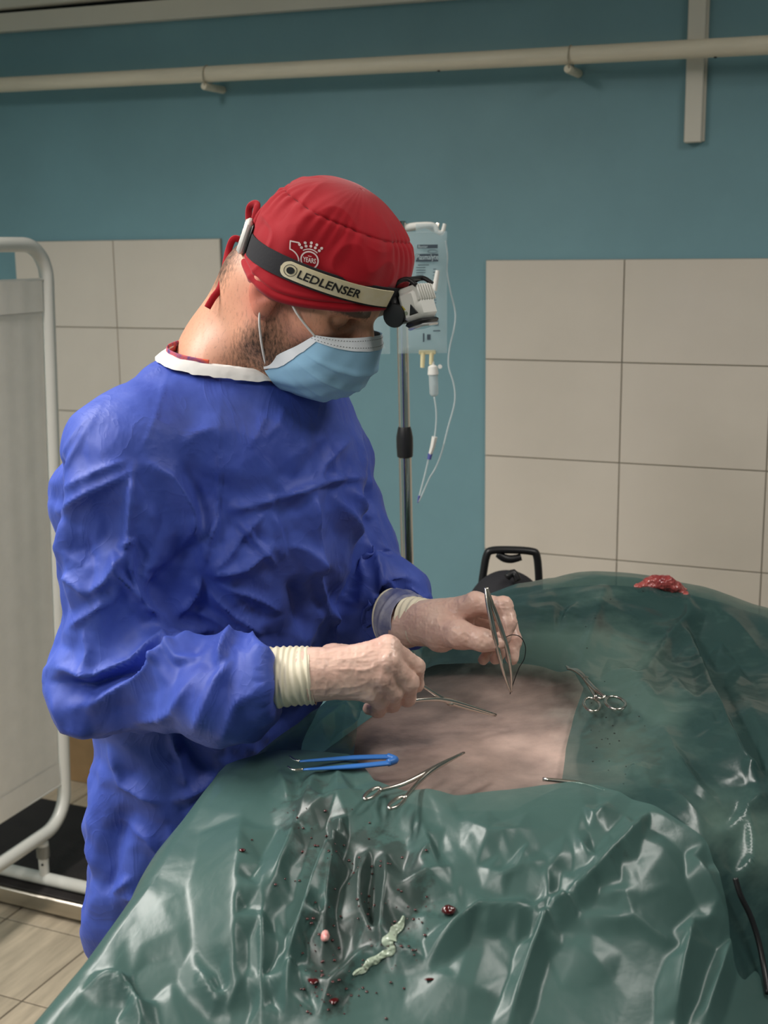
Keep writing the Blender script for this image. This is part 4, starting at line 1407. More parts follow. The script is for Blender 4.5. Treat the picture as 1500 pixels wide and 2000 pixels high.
# near ear and far ear
for s in (1, -1):
    em = np.stack([nrm(HF + .25 * HU), nrm(HR * s + .15 * HF), nrm(HU - .25 * HF)])
    fd.ell(hl(.000, .0825 * s, -.014), a3((.020, .0085, .028)), em, k=.005)
    fd.ell(hl(.004, .0925 * s, -.012), a3((.010, .006, .014)), em, k=.004, cut=True)
    fd.ell(hl(.008, .083 * s, -.034), a3((.011, .007, .012)), em, k=.006)
    fd.ell(hl(.011, .080 * s, -.006), a3((.006, .005, .009)), em, k=.004)
hv, hf = fd.mesh()
hv = relax(hv, hf, 2, .5)
keep_lo = NB[2] - 0.14


# --- hands as implicit bodies (used for the skin and, slightly larger, for the gloves)
def right_hand(f, g=0.0):
    W = WRR
    mc = {'i': P(758, 1264, 1.388), 'm': P(757, 1292, 1.372), 'r': P(744, 1324, 1.368), 'p': P(722, 1352, 1.372)}
    f.chain([P(560, 1322, 1.378), W, P(650, 1314, 1.378)], [.029 + g, .027 + g, .025 + g], k=.012)
    for k_, r in (('i', .0135), ('m', .0135), ('r', .0125), ('p', .0115)):
        f.cone(W + np.array([.012, 0, 0]), mc[k_], .020 + g, r + g, k=.014)
    f.cone(P(660, 1300, 1.40), P(735, 1300, 1.41), .020 + g, .016 + g, k=.012)
    f.cone(P(665, 1335, 1.40), P(720, 1335, 1.40), .018 + g, .014 + g, k=.012)
    f.chain([mc['i'], P(812, 1302, 1.405), P(812, 1336, 1.435), P(790, 1352, 1.455)], [.0125 + g, .0100 + g, .0088 + g, .0078 + g], k=.005)
    f.chain([mc['m'], P(800, 1332, 1.385), P(796, 1364, 1.420), P(770, 1366, 1.445)], [.0125 + g, .0102 + g, .009 + g, .008 + g], k=.005)
    f.chain([mc['r'], P(770, 1352, 1.380), P(766, 1376, 1.412), P(744, 1374, 1.435)], [.0118 + g, .0096 + g, .0086 + g, .0076 + g], k=.005)
    f.chain([mc['p'], P(742, 1370, 1.382), P(738, 1388, 1.408), P(720, 1384, 1.428)], [.0108 + g, .0088 + g, .0078 + g, .007 + g], k=.005)
    f.chain([P(650, 1290, 1.40), P(700, 1285, 1.435), P(760, 1300, 1.460), P(800, 1318, 1.462)], [.019 + g, .0145 + g, .0115 + g, .0092 + g], k=.008)
    for k_ in mc:   # knuckles
        f.ell(mc[k_] + np.array([.001, -.006, .002]), (.0085 + g, .0075 + g, .0085 + g), k=.006)


def left_hand(f, g=0.0):
    W = WRL
    mc = {'i': P(928, 1178, 1.592), 'm': P(918, 1182, 1.618), 'r': P(908, 1194, 1.640), 'p': P(896, 1208, 1.655)}
    f.chain([P(795, 1222, 1.64), W, P(862, 1214, 1.61)], [.029 + g, .027 + g, .026 + g], k=.012)
    for k_, r in (('i', .0145), ('m', .0140), ('r', .013), ('p', .012)):
        f.cone(W + np.array([.012, 0, .0]), mc[k_], .021 + g, r + g, k=.014)
    f.chain([mc['i'], P(984, 1184, 1.578), P(994, 1216, 1.566), P(986, 1244, 1.560)], [.0132 + g, .0112 + g, .0095 + g, .0082 + g], k=.005)
    f.chain([mc['m'], P(990, 1202, 1.612), P(1004, 1250, 1.590), P(1000, 1286, 1.578)], [.0128 + g, .0108 + g, .0095 + g, .0084 + g], k=.005)
    f.chain([mc['r'], P(972, 1220, 1.642), P(986, 1262, 1.622), P(968, 1286, 1.604)], [.0118 + g, .0100 + g, .009 + g, .008 + g], k=.005)
    f.chain([mc['p'], P(948, 1238, 1.662), P(958, 1272, 1.648), P(944, 1288, 1.632)], [.0108 + g, .0092 + g, .008 + g, .0072 + g], k=.005)
    f.chain([P(858, 1232, 1.600), P(900, 1240, 1.570), P(942, 1250, 1.556), P(972, 1256, 1.553)], [.022 + g, .0165 + g, .0128 + g, .0098 + g], k=.010)
    f.cone(P(862, 1245, 1.600), P(905, 1225, 1.605), .018 + g, .014 + g, k=.012)
    f.ell(mc['i'] + np.array([0, -.003, .006]), (.009 + g, .008 + g, .008 + g), k=.006)
    f.ell(P(984, 1180, 1.577), (.009 + g, .009 + g, .009 + g), k=.005)


def hand_mesh(fn, lo_hi, iso=0.0, h=0.0015):
    f = Field(lo_hi[0], lo_hi[1], h)
    fn(f)
    v, q = f.mesh(iso)
    return relax(v, q, 2, .5), q


def bbox(pts, pad):
    pts = np.array(pts); return pts.min(0) - pad, pts.max(0) + pad


RB = bbox([P(548, 1322, 1.378), P(812, 1250, 1.36), P(812, 1400, 1.47)], .045)
LB = bbox([P(785, 1222, 1.64), P(1004, 1178, 1.55), P(1000, 1290, 1.67)], .045)

# --- skin: trunk, arms, legs under the clothes (coarse, hidden)
LEGX = P(330, 1700, 1.70)
fb = Field((-.62, 1.15, -.0), (.30, 2.15, 1.64), 0.014)
fb.loft([(z, *P(px_, py_, 1.66)[:2], a_, b_) for z, px_, py_, a_, b_ in ((.80, 396, 1600, .10, .06), (.95, 398, 1500, .09, .055), (1.15, 405, 1250, .13, .07), (1.35, 425, 1000, .17, .09), (1.46, 432, 830, .13, .075))], SHL, k=.04)
fb.cone(NB + np.array([-.01, 0, -.02]), NB + np.array([-.03, 0, -.12]), .055, .08, k=.04)
fb.chain([SHR + np.array([.02, .02, 0]), P(205, 1300, 1.475), P(330, 1330, 1.435), P(560, 1322, 1.378)], [.042, .028, .028, .025], k=.01)
fb.chain([SHLf, ELL, P(795, 1222, 1.64)], [.05, .030, .024], k=.02)
hipc = P(400, 1600, 1.69)
for s in (1, -1):
    hj = np.array([hipc[0], hipc[1], .84]) - SHL * .085 * s
    fb.chain([hj, hj + FAC * .02 + np.array([0, 0, -.40]), hj - FAC * .01 + np.array([0, 0, -.77])], [.08, .056, .04], k=.03)
    fb.cone(hj - FAC * .02 + np.array([0, 0, -.79]), hj + FAC * .14 + np.array([0, 0, -.805]), .034, .028, k=.02)
bv, bf = fb.mesh()
bv = relax(bv, bf, 2)

rv, rf = hand_mesh(right_hand, RB, iso=-.0016, h=.002)
lv, lf = hand_mesh(left_hand, LB, iso=-.0016, h=.002)
off = 0; VV = []; FF = []
for v_, f_ in ((hv, hf), (bv, bf), (rv, rf), (lv, lf)):
    VV.append(v_); FF.append(f_ + off); off += len(v_)
VV = np.concatenate(VV); FF = np.concatenate(FF)
foot_ = np.array([hipc[0], hipc[1], 0.0])
person = thing('person', 'person in blue surgical gown, red cap and mask bending over the operating field', 'person', foot_)
body = part('body', (VV, FF), M['skin'], person, auto=None)
q = to_hl(VV)
beard = np.zeros(len(VV)); blush = np.zeros(len(VV)); nh = len(hv)
qh = q[:nh]
jaw = np.exp(-((qh[:, 2] + .085) / .040) ** 2) * np.clip((qh[:, 0] + .020) / .03, 0, 1) * np.clip((.14 - np.abs(qh[:, 1])) / .1, 0, 1)
jaw *= np.clip((-.028 - qh[:, 2]) / .03, 0, 1)
side = np.exp(-((qh[:, 0] - .018) / .014) ** 2) * np.clip((-.0 - qh[:, 2] + .03) / .02, 0, 1) * np.clip((qh[:, 2] + .09) / .03, 0, 1) * (np.abs(qh[:, 1]) > .045)
nape = np.clip((-.055 - qh[:, 0]) / .03, 0, 1) * np.clip((qh[:, 2] + .085) / .04, 0, 1) * .75
brow = np.exp(-((qh[:, 2] - .018) / .006) ** 2) * (qh[:, 0] > .055) * (np.abs(qh[:, 1]) > .012) * 1.1
beard[:nh] = np.clip(jaw * .74 + side * .40 + nape * .8 + brow, 0, 1.2)
ear = np.exp(-(((qh - np.array([-.002, .083, -.012])) / np.array([.03, .02, .04])) ** 2).sum(1))
ear2 = np.exp(-(((qh - np.array([.07, .05, -.04])) / np.array([.04, .04, .04])) ** 2).sum(1))
beard[:nh] *= 1 - np.clip(ear * 1.8, 0, 1)
blush[:nh] = np.clip(ear * .9 + ear2 * .25, 0, 1)
for nme, arr in (('beard', beard), ('blush', blush)):
    at = body.data.attributes.new(nme, 'FLOAT', 'POINT'); at.data.foreach_set('value', arr.astype(np.float32))
# legs in scrub trousers and clogs, out of sight behind the table
for s in (1, -1):
    hj = np.array([hipc[0], hipc[1], .84]) - SHL * .085 * s
    part('trouser_leg', MB().tube([hj + np.array([0, 0, -.06]), hj + FAC * .02 + np.array([0, 0, -.40]), hj - FAC * .01 + np.array([0, 0, -.755])], [.072, .070, .070], 20, res=6), M['trousers'], person, auto=None)
    fs = Field(hj + np.array([-.22, -.22, -.86]), hj + np.array([.22, .22, -.66]), .008)
    fs.cone(hj - FAC * .03 + np.array([0, 0, -.788]), hj + FAC * .15 + np.array([0, 0, -.795]), .047, .040, k=.02)
    fs.cone(hj - FAC * .01 + np.array([0, 0, -.78]), hj + FAC * .03 + np.array([0, 0, -.75]), .05, .045, k=.03)
    part('shoe', fs.mesh(), M['shoe'], person, auto=None)

# --- gown
fg = Field((-.66, 1.20, .42), (.20, 2.05, 1.60), 0.0038)
rings = [(z, *P(px_, py_, d_)[:2], a_, b_) for z, px_, py_, d_, a_, b_ in (
    (.44, 416, 2000, 1.71, .180, .125), (.70, 410, 1900, 1.71, .174, .122), (.90, 396, 1700, 1.70, .168, .120), (1.04, 400, 1450, 1.69, .166, .120), (1.14, 402, 1300, 1.67, .190, .150),
    (1.24, 426, 1150, 1.66, .195, .160), (1.33, 436, 1000, 1.66, .200, .165), (1.40, 438, 900, 1.66, .200, .158), (1.45, 442, 830, 1.655, .185, .135), (1.49, 455, 760, 1.655, .148, .108), (1.525, 474, 700, 1.655, .092, .078), (1.55, 478, 660, 1.655, .062, .062))]
fg.loft(rings, SHL, k=.02)
# near sleeve
fg.chain([SHR, P(232, 1100, 1.49), P(200, 1312, 1.475)], [.073, .077, .066], k=.03)
fg.chain([P(206, 1312, 1.475), P(300, 1330, 1.445), P(420, 1334, 1.405), P(524, 1326, 1.376)], [.061, .055, .050, .041], k=.03)
fg.cone(P(205, 940, 1.60), P(200, 1000, 1.61), .045, .045, k=.05)
# far sleeve
fg.chain([SHLf, P(668, 1060, 1.79), P(705, 1178, 1.755)], [.075, .070, .064], k=.03)
fg.chain([P(705, 1178, 1.755), P(750, 1192, 1.70), P(800, 1206, 1.652)], [.062, .056, .044], k=.025)
# shoulder caps into the collar
fg.cone(P(340, 800, 1.585), SHR, .055, .070, k=.05)
fg.cone(P(560, 800, 1.72), SHLf, .06, .070, k=.05)
fg.blur(1)
# sleeve ends
for pa, pb_ in ((P(522, 1326, 1.377), P(600, 1318, 1.375)), (P(776, 1205, 1.668), P(838, 1216, 1.62))):
    n_ = nrm(pb_ - pa); fg.cut_above(pa, n_, pa + n_ * .06, .075)
# neck opening: everything above a tilted plane round the neck is left off
NA, NBk, NFr = P(440, 738, 1.515), P(336, 655, 1.70), P(585, 752, 1.54)
NP = nrm(np.cross(NFr - NBk, NA - NBk)); NP = NP if NP[2] > 0 else -NP
NCc = P(468, 690, 1.62); NCc = NCc - NP * ((NCc - NA) @ NP)
fg.cut_above(NA, NP, NCc, .17)
gv, gf = fg.mesh()
gv = relax(gv, gf, 4, .5)
gn = vnormals(gv, gf)
GOWN_FOLDS = [
    # near shoulder and upper sleeve
    ([(268, 890), (255, 960), (250, 1040), (240, 1120)], 26, .010, 's'),
    ([(268, 890), (330, 930), (370, 1000), (365, 1100)], 22, .010, 'r'),
    ([(110, 1010), (180, 960), (240, 930), (275, 893)], 18, .008, 'r'),
    ([(120, 960), (190, 920), (265, 893)], 14, .006, 'r'),
    ([(215, 1065), (225, 1120), (262, 1160), (300, 1190)], 16, .007, 'r'),
    ([(225, 1065), (255, 1060), (275, 1050)], 8, .006, 'c'),
    ([(270, 1050), (262, 1110), (285, 1180), (340, 1230)], 14, .006, 'r'),
    ([(150, 1175), (200, 1140), (240, 1070)], 16, .007, 'r'),
    ([(95, 1120), (140, 1150), (165, 1180)], 14, .005, 'r'),
    ([(120, 1230), (190, 1190), (220, 1180)], 12, .005, 'r'),
    ([(370, 1020), (365, 1090), (335, 1170), (320, 1215)], 24, -.012, 'g'),
    ([(285, 1190), (320, 1200), (345, 1215)], 10, .006, 'c'),
    ([(95, 1330), (170, 1345), (240, 1310), (345, 1235)], 20, -.014, 'g'),
    ([(100, 1300), (180, 1322), (250, 1285), (340, 1215)], 16, .010, 'r'),
    ([(130, 1375), (200, 1360), (280, 1310), (380, 1240), (455, 1232)], 22, .010, 'r'),
    ([(105, 1350), (140, 1400), (200, 1415)], 16, .006, 'r'),
    ([(330, 1250), (300, 1290), (330, 1300)], 10, .006, 'c'),
    ([(300, 1215), (340, 1270), (350, 1290), (400, 1280)], 12, .006, 'c'),
    ([(455, 1232), (440, 1270), (430, 1310)], 14, .008, 'r'),
    ([(455, 1232), (490, 1250), (515, 1300), (528, 1360)], 14, .007, 'r'),
    ([(380, 1420), (430, 1330), (470, 1290)], 18, .007, 'r'),
    ([(420, 1420), (470, 1360), (520, 1340)], 14, .005, 'r'),
    ([(250, 1420), (350, 1380), (400, 1310)], 16, .006, 'r'),
    ([(160, 1320), (170, 1270), (150, 1220)], 12, .004, 'r'),
    # seams over the shoulder and chest
    ([(345, 690), (320, 760), (290, 850), (270, 893)], 5, .0035, 'c'),
    ([(432, 755), (425, 850), (432, 930), (425, 1020), (385, 1120)], 5, .0035, 'c'),
    ([(210, 775), (160, 850), (125, 920), (110, 1000)], 8, .004, 'c'),
    ([(100, 900), (125, 880), (150, 840), (190, 800)], 14, .006, 'r'),
    # chest and belly
    ([(500, 985), (560, 965), (610, 945), (660, 935), (715, 930)], 14, .007, 'r'),
    ([(440, 1000), (500, 985), (540, 975)], 14, .006, 'r'),
    ([(610, 945), (600, 990), (610, 1060), (600, 1150)], 18, .009, 'r'),
    ([(545, 1055), (590, 1070), (630, 1130), (650, 1200), (680, 1260)], 24, .011, 's'),
    ([(640, 960), (675, 1010), (700, 1080), (715, 1150)], 16, .008, 'r'),
    ([(670, 945), (690, 990), (715, 1020)], 12, .006, 'r'),
    ([(620, 1100), (640, 1150), (650, 1210)], 22, -.012, 'g'),
    ([(570, 1120), (590, 1180), (600, 1250)], 18, -.008, 'g'),
    ([(395, 1125), (470, 1110), (540, 1060)], 18, .009, 'r'),
    ([(395, 1125), (440, 1090), (480, 1040), (530, 990)], 14, .006, 'r'),
    ([(395, 1125), (400, 1060), (430, 1000)], 12, .005, 'r'),
    ([(395, 1125), (385, 1170), (350, 1215)], 14, .008, 'r'),
    ([(400, 1150), (450, 1200), (520, 1240)], 16, .008, 'r'),
    ([(420, 1140), (500, 1170), (560, 1200)], 12, .005, 'r'),
    ([(360, 1195), (420, 1215), (480, 1250), (500, 1262)], 14, .006, 'r'),
    ([(460, 1010), (500, 1060), (545, 1110)], 10, .005, 'c'),
    ([(530, 990), (545, 1040), (555, 1100)], 10, .004, 'c'),
    ([(350, 870), (380, 850), (430, 835)], 14, .005, 'r'),
    ([(520, 800), (500, 850), (480, 880)], 14, .004, 'r'),
    ([(560, 780), (540, 830), (500, 870)], 10, .003, 'c'),
    ([(690, 850), (640, 900), (610, 945)], 14, .005, 'r'),
    ([(350, 900), (390, 960), (400, 1040)], 16, -.006, 'g'),
    # far sleeve
    ([(720, 1090), (745, 1120), (740, 1160)], 10, .007, 'r'),
    ([(750, 1115), (770, 1150), (790, 1180)], 10, .007, 'r'),
    ([(790, 1140), (815, 1160), (838, 1170)], 9, .006, 'r'),
    ([(720, 1140), (760, 1170), (800, 1165)], 10, -.007, 'g'),
    ([(725, 1180), (760, 1195), (790, 1200)], 10, .006, 'r'),
    # skirt
    ([(210, 1440), (240, 1530), (300, 1560), (330, 1560)], 18, .008, 'r'),
    ([(330, 1440), (355, 1490), (365, 1540)], 14, .008, 'r'),
    ([(330, 1565), (360, 1550), (420, 1530), (440, 1500)], 14, .008, 'r'),
    ([(230, 1600), (290, 1630), (330, 1695), (400, 1620)], 14, .006, 'r'),
    ([(330, 1695), (335, 1640), (330, 1600)], 12, .006, 'r'),
    ([(240, 1740), (270, 1745), (300, 1790), (330, 1810)], 10, .006, 'c'),
    ([(225, 1740), (245, 1720), (265, 1700)], 10, .005, 'c'),
    ([(200, 1480), (190, 1600), (200, 1750), (195, 1900)], 26, .008, 'g'),
    ([(240, 1560), (230, 1660), (235, 1760)], 20, -.006, 'g'),
    ([(380, 1440), (420, 1460), (450, 1450)], 14, .008, 'r'),
    ([(270, 1790), (330, 1800), (360, 1780)], 12, .005, 'r'),
]
px, zc = proj(gv)
facing = np.clip(((CAM - gv) * gn).sum(1) / np.linalg.norm(CAM - gv, axis=1), -1, 1)
wgt = np.clip((facing + .05) / .35, 0, 1)
h = (1.45 * fold_field(px, GOWN_FOLDS, end=.3) + tin_height(px, tin_points(GOWN_FOLDS, (40, 640, 900, 2000), 48, .0075, 31, .5))) * wgt
p_ = gv * np.array([1, 1, .75])
h += .09 * crumple(p_, 9, 11) + .12 * crumple(p_, 20, 12) + .11 * crumple(p_, 42, 13)
sh_ = np.clip((1.50 - gv[:, 2]) / .12, .25, 1)
gv = gv + gn * (h * sh_)[:, None]
gv = relax(gv, gf, 1, .06)
dpl = (gv - NA) @ NP; rad_ = np.linalg.norm(gv - NCc - np.outer(dpl, NP), axis=1)
eu = nrm(NFr - NBk); ev = np.cross(NP, eu)
ang = np.arctan2((gv - NCc) @ ev, (gv - NCc) @ eu)
nb_ = 72; bins = np.floor((ang + pi) / (2 * pi) * nb_).astype(int) % nb_
lid = (np.abs(dpl) < .009) & (rad_ < .17)
rmax = np.array([rad_[lid & (bins == b_)].max() if (lid & (bins == b_)).any() else np.nan for b_ in range(nb_)])
rmax = np.interp(np.arange(nb_), np.where(~np.isnan(rmax))[0], rmax[~np.isnan(rmax)])
rs = np.convolve(np.r_[rmax[-4:], rmax, rmax[:4]], np.ones(9) / 9, 'valid')
inner = lid & (rad_ < np.interp(ang, (np.arange(nb_) + .5) / nb_ * 2 * pi - pi, rs, period=2 * pi) - .004)
gf = gf[~inner[gf].all(1)]
gown = part('gown', (gv, gf), M['gown'], person, auto=None)

# --- white neck binding: a band lying on the gown round the neck
ra_ = (np.arange(nb_) + .5) / nb_ * 2 * pi - pi
ring = NCc + (rs - .002)[:, None] * (np.cos(ra_)[:, None] * eu + np.sin(ra_)[:, None] * ev)
ring, _ = catmull(ring, np.ones(len(ring)), 4, True)
rcen = ring.mean(0)
outv = nrm((ring - rcen) - ((ring - rcen) @ NP)[:, None] * NP); upv = nrm(NP[None] - .75 * outv)
bw = .0075
V = np.stack([ring + outv * .0045 - upv * bw, ring + outv * .0035 - upv * bw * .2, ring + outv * .0005 + upv * bw * .8, ring - outv * .003 + upv * bw, ring - outv * .0045 + upv * bw * .5, ring - outv * .003 - upv * bw * .9], 1)
V += (0.0012 * vnoise(V * 120))[..., None] * np.array([1, 1, 1])
V = np.concatenate([V, V[:, :1]], 1)
part('neck_binding', gridm(V, True), M['white_cloth'], gown, auto=None)
# a strip of printed undershirt shows inside the collar
rpx = proj(ring)[0]
nearh = 1e6 * (ring[:, 1] > 1.63)
i0 = int(np.argmin(((rpx - (344, 678)) ** 2).sum(1) + nearh)); i1 = int(np.argmin(((rpx - (402, 716)) ** 2).sum(1) + nearh))
i0, i1 = min(i0, i1), max(i0, i1)
us = (ring - .007 * outv + np.array([0, 0, .004]))[i0:i1 + 1:3]
part('undershirt_edge', MB().tube(us, .0065, 8, res=3, flat=(1, .2, (0, 0, 1))), M['undershirt'], person, auto=None)


# ------------------------------------------------------------------ cap, hair, ties (worn by the person)
KC = np.array([.010, 0, .045]); KA, KB, KCt = .108, .093, .089


def cap_s(U_):
    d = (U_ - KC[2])
    up = np.clip(1 - np.abs(np.clip(d, 0, KCt) / KCt) ** 2.35, 0, 1) ** (1 / 2.1)
    dn = 1 - .10 * (np.clip(-d, 0, .09) / .062) ** 2
    return np.where(d > 0, up, dn)


def cap_a(th):
    return np.where(np.cos(th) > 0, KA, KA * .84)


def cap_pt(th, U_, off=0.0):
    """point on the cap surface, head-local angle th (0 front, +90 deg his right) and height U_"""
    s = cap_s(U_)
    return np.stack([KC[0] + (cap_a(th) * s + off) * np.cos(th), (KB * s + off) * np.sin(th), U_ + 0 * th], -1)


def HLv(q):
    return HC + HS * (q @ HM)


def cap_low(th):
    c = np.cos(th)
    base = np.where(c > 0, -.014 + .048 * c ** 1.5, -.014 - .002 * (-c))
    back = np.abs(((th - pi) + pi) % (2 * pi) - pi)
    return base + .105 * np.clip(1 - back / radians(36), 0, 1) ** .35


uT = KC[2] + KCt


def cap_disp(th, U_):
    """hem rolls, crown seam, gathers and soft wrinkles of the cap"""
    seam = .1000 + .009 * np.cos(th)
    e = U_ - cap_low(th)
    o = .0035 * np.exp(-((e - .005) / .0045) ** 2) + .0022 * np.exp(-((e - .015) / .003) ** 2) - .0015 * np.exp(-((e - .0105) / .0018) ** 2)
    o = o - .0022 * np.exp(-((U_ - seam) / .0018) ** 2)
    ds = seam - U_
    o = o + .0016 * np.sin(th * 34 + 3 * np.sin(th * 5)) * np.exp(-(np.abs(ds) / .016)) * (.4 + .6 * (ds > 0))
    o = o + .0020 * np.sin(th * 7 + 1.3 + 25 * U_) * np.clip((U_ - .03) / .03, 0, 1) * np.clip((uT - U_) / .02, 0, 1)
    pts = cap_pt(th, U_, 0)
    o = o + .0024 * np.maximum(-.3, ridged(pts * 26 + 4)) * np.clip((uT - U_) / .015, 0, 1)
    o = o + .006 * np.exp(-((th - radians(97)) / radians(22)) ** 2) * np.clip((.012 - U_) / .02, 0, 1)
    us_ = .027 + .21 * pts[:, 0]          # pulled in under the headlamp strap
    return o - .0022 * np.exp(-((U_ - us_) / .012) ** 2)


nt_, nu_ = 300, 130
th = np.linspace(0, 2 * pi, nt_, endpoint=False)
ul = cap_low(th)
V = np.zeros((nt_, nu_, 3))
for j in range(nu_):
    w_ = j / (nu_ - 1)
    U_ = np.minimum(ul + (uT - ul) * (1 - (1 - w_) ** 1.5), uT)
    V[:, j] = HLv(cap_pt(th, U_, cap_disp(th, U_)))
cap = part('scrub_cap', gridm(V, True), M['cap'], person, auto=None)
_sd = cap.modifiers.new('thickness', 'SOLIDIFY'); _sd.thickness = .0012; _sd.offset = -1
# crown seam stitch
U_s = .1000 + .009 * np.cos(th)
part('crown_seam', MB().tube(HLv(cap_pt(th, U_s, cap_disp(th, U_s) + .0010)), .0007, 5, closed=True), mat('dark_red_thread', (110, 6, 22), .8), cap, auto=None)

# hair at the back of the head, seen through the cap's opening
fh = Field(HC - .2, HC + .2, .0035)
fh.ell(hl(.008, 0, .045), a3((.0885, .079, .076)), HM)
fh.ell(hl(-.025, 0, .012), a3((.060, .064, .05)), HM, k=.02)
fh.ell(hl(.125, 0, .02), a3((.11, .2, .2)), HM, k=.005, cut=True)
hm_v, hm_f = fh.mesh()
hq = to_hl(hm_v)
hm_v = hm_v + (0.0022 * ridged(hm_v * np.array([160, 160, 60.])))[:, None] * vnormals(hm_v, hm_f)
part('hair', (hm_v, hm_f), M['hair'], person, auto=None)


def ribbon(pts, wdt, thick=.0012, res=8, up=(0, -1, 0)):
    return MB().tube(pts, wdt / 2, 8, res=res, flat=(thick / wdt * 2, 1.0, up))


D_ = HD + .03
for nm, pts in (('cap_tie', [(492, 462, D_), (486, 430, D_ + .01), (488, 404, D_ + .01), (502, 399, D_), (497, 430, D_ - .01), (494, 465, D_)]),
                ('cap_tie', [(482, 476, D_), (458, 466, D_), (446, 490, D_), (438, 530, D_ - .02), (430, 562, D_ - .035), (416, 582, D_ - .045), (405, 601, D_ - .05)]),
                ('cap_tie', [(484, 505, D_ - .01), (470, 506, D_), (455, 512, D_), (442, 545, D_ - .01), (450, 520, D_), (478, 498, D_ - .01)])):
    part(nm, ribbon([P(*c) for c in pts], .0085), M['cap'], cap, auto=None)


def on_cap(xy, th0, U0, rot, off):
    """bend flat print (x right in the picture, y up, metres) onto the cap"""
    c, s = cos(rot), sin(rot)
    x = xy[:, 0] * c - xy[:, 1] * s; y = xy[:, 0] * s + xy[:, 1] * c
    U_ = U0 + y / HS
    th_ = th0 - x / HS / (KB * .5 + KA * .5)
    return HLv(cap_pt(th_, U_, cap_disp(th_, U_) + off))


def flat_ring(r0, r1, c=(0, 0), a0=0, a1=2 * pi, n=40):
    a = np.linspace(a0, a1, n)
    v = np.concatenate([np.stack([c[0] + r * np.cos(a), c[1] + r * np.sin(a)], 1) for r in (r0, r1)])
    f = [[i, i + 1, n + i + 1, n + i] for i in range(n - 1)]
    return v, f


def flat_disc(r, c, n=12):
    a = np.arange(n) / n * 2 * pi
    return np.stack([c[0] + r * np.cos(a), c[1] + r * np.sin(a)], 1), [list(range(n))]


def flat_bar(x0, y0, x1, y1, w_):
    d = nrm(np.array([x1 - x0, y1 - y0])); n = np.array([-d[1], d[0]]) * w_ / 2
    a, b = np.array([x0, y0]), np.array([x1, y1])
    return np.array([a - n, b - n, b + n, a + n]), [[0, 1, 2, 3]]


M['print_white'] = mat('white_print', (238, 214, 214), .6)
M['print_black'] = mat('black_print', (22, 22, 24), .5)
LG = MB()


def put(vf, mb, fn):
    v2, f2 = vf
    v2 = np.c_[np.asarray(v2)[:, :2], np.zeros(len(v2))]
    v3, f3 = subdivide_flat(v2, f2, .006)
    mb.add(fn(v3[:, :2]), f3)


fn = lambda xy: on_cap(xy, radians(78), .0600, radians(22), .0020)
k = .0385 / 62      # metres per pixel of the photo's logo
put(flat_ring(.0088, .0104, (.0025, -.0075)), LG, fn)
put(flat_bar(-.0095, .0097, -.0198, .0097, .0015), LG, fn)
put(flat_bar(-.0198, .0104, -.0198, .0004, .0015), LG, fn)
put(flat_ring(.0107, .0122, (-.0211, -.0108), radians(86), radians(-45), 20), LG, fn)
for i in range(5):
    a_ = radians(128 - 19 * i)
    put(flat_disc(.0016, (.0025 + .0195 * cos(a_), -.0075 + .0195 * sin(a_))), LG, fn)
    put(flat_disc(.0016, (.0025 + .0158 * cos(a_), -.0075 + .0158 * sin(a_))), LG, fn)
put(flat_ring(.0118, .0130, (.0025, -.0075), radians(130), radians(50), 16), LG, fn)
tv, tf = text_mesh('YEARS', .0062, align='CENTER', bold=.02)
tv = tv * np.array([.82, 1.25, 1]); put((tv[:, :2] + np.array([.0025, -.0100]), tf), LG, fn)
tv, tf = text_mesh('vita', .0022, align='CENTER')
for yy_ in (-.0028, -.0142):
    put(flat_bar(.0005, yy_, .0045, yy_, .0007), LG, fn)
part('printed_logo', LG, M['print_white'], cap, smooth=False)

# ------------------------------------------------------------------ face mask
nU, nV = 90, 70
V = np.zeros((nU, nV, 3))
for i in range(nU):
    s = -1 + 2 * i / (nU - 1)
    for j in range(nV):
        v_ = j / (nV - 1)                      # 0 top, 1 bottom
        # centre line profile (F, U) from the bridge of the nose under the chin
        cf = np.interp(v_, [0, .12, .35, .6, .82, 1.0], [.117, .129, .137, .132, .110, .066])
        cu = np.interp(v_, [0, .12, .35, .6, .82, 1.0], [-.006, -.020, -.048, -.080, -.110, -.128])
        sf = np.interp(v_, [0, 1], [.078, .034]); su = np.interp(v_, [0, 1], [-.026, -.098])
        q_ = abs(s)
        bl = q_ ** 2.0
        f_ = cf * (1 - bl) + sf * bl; u_ = cu * (1 - bl ** .9) + su * bl ** .9
        r_ = np.sign(s) * (.064 * sin(min(q_, 1) * pi / 2) + .006 * sin(pi * v_) * q_ * (1 - q_) * 4)
        # pleats opening across the middle
        ple = 0.0
        for pv in (.30, .48, .66):
            ple += .0030 * ((((v_ - pv) / .09) % 1.0) if 0 <= v_ - pv < .09 else 0) * (1 - q_ ** 3)
        ple += .0022 * math.sin(11 * s + 14 * v_) * (1 - q_) * v_ + .0016 * math.sin(23 * s - 9 * v_) * v_
        V[i, j] = (f_ + ple, r_ * (1 + ple * 2), u_)
V2 = HLv(V.reshape(-1, 3)).reshape(nU, nV, 3)
mask = part('face_mask', gridm(V2), M['mask'], person, auto=None)
_sd = mask.modifiers.new('thickness', 'SOLIDIFY'); _sd.thickness = .0012; _sd.offset = -1
ctr = HLv(np.array([[.03, 0, -.07]]))[0]


def strip(I, J, off):
    W_ = V2[np.ix_(I, J)]
    return W_ + off * nrm(W_ - ctr)


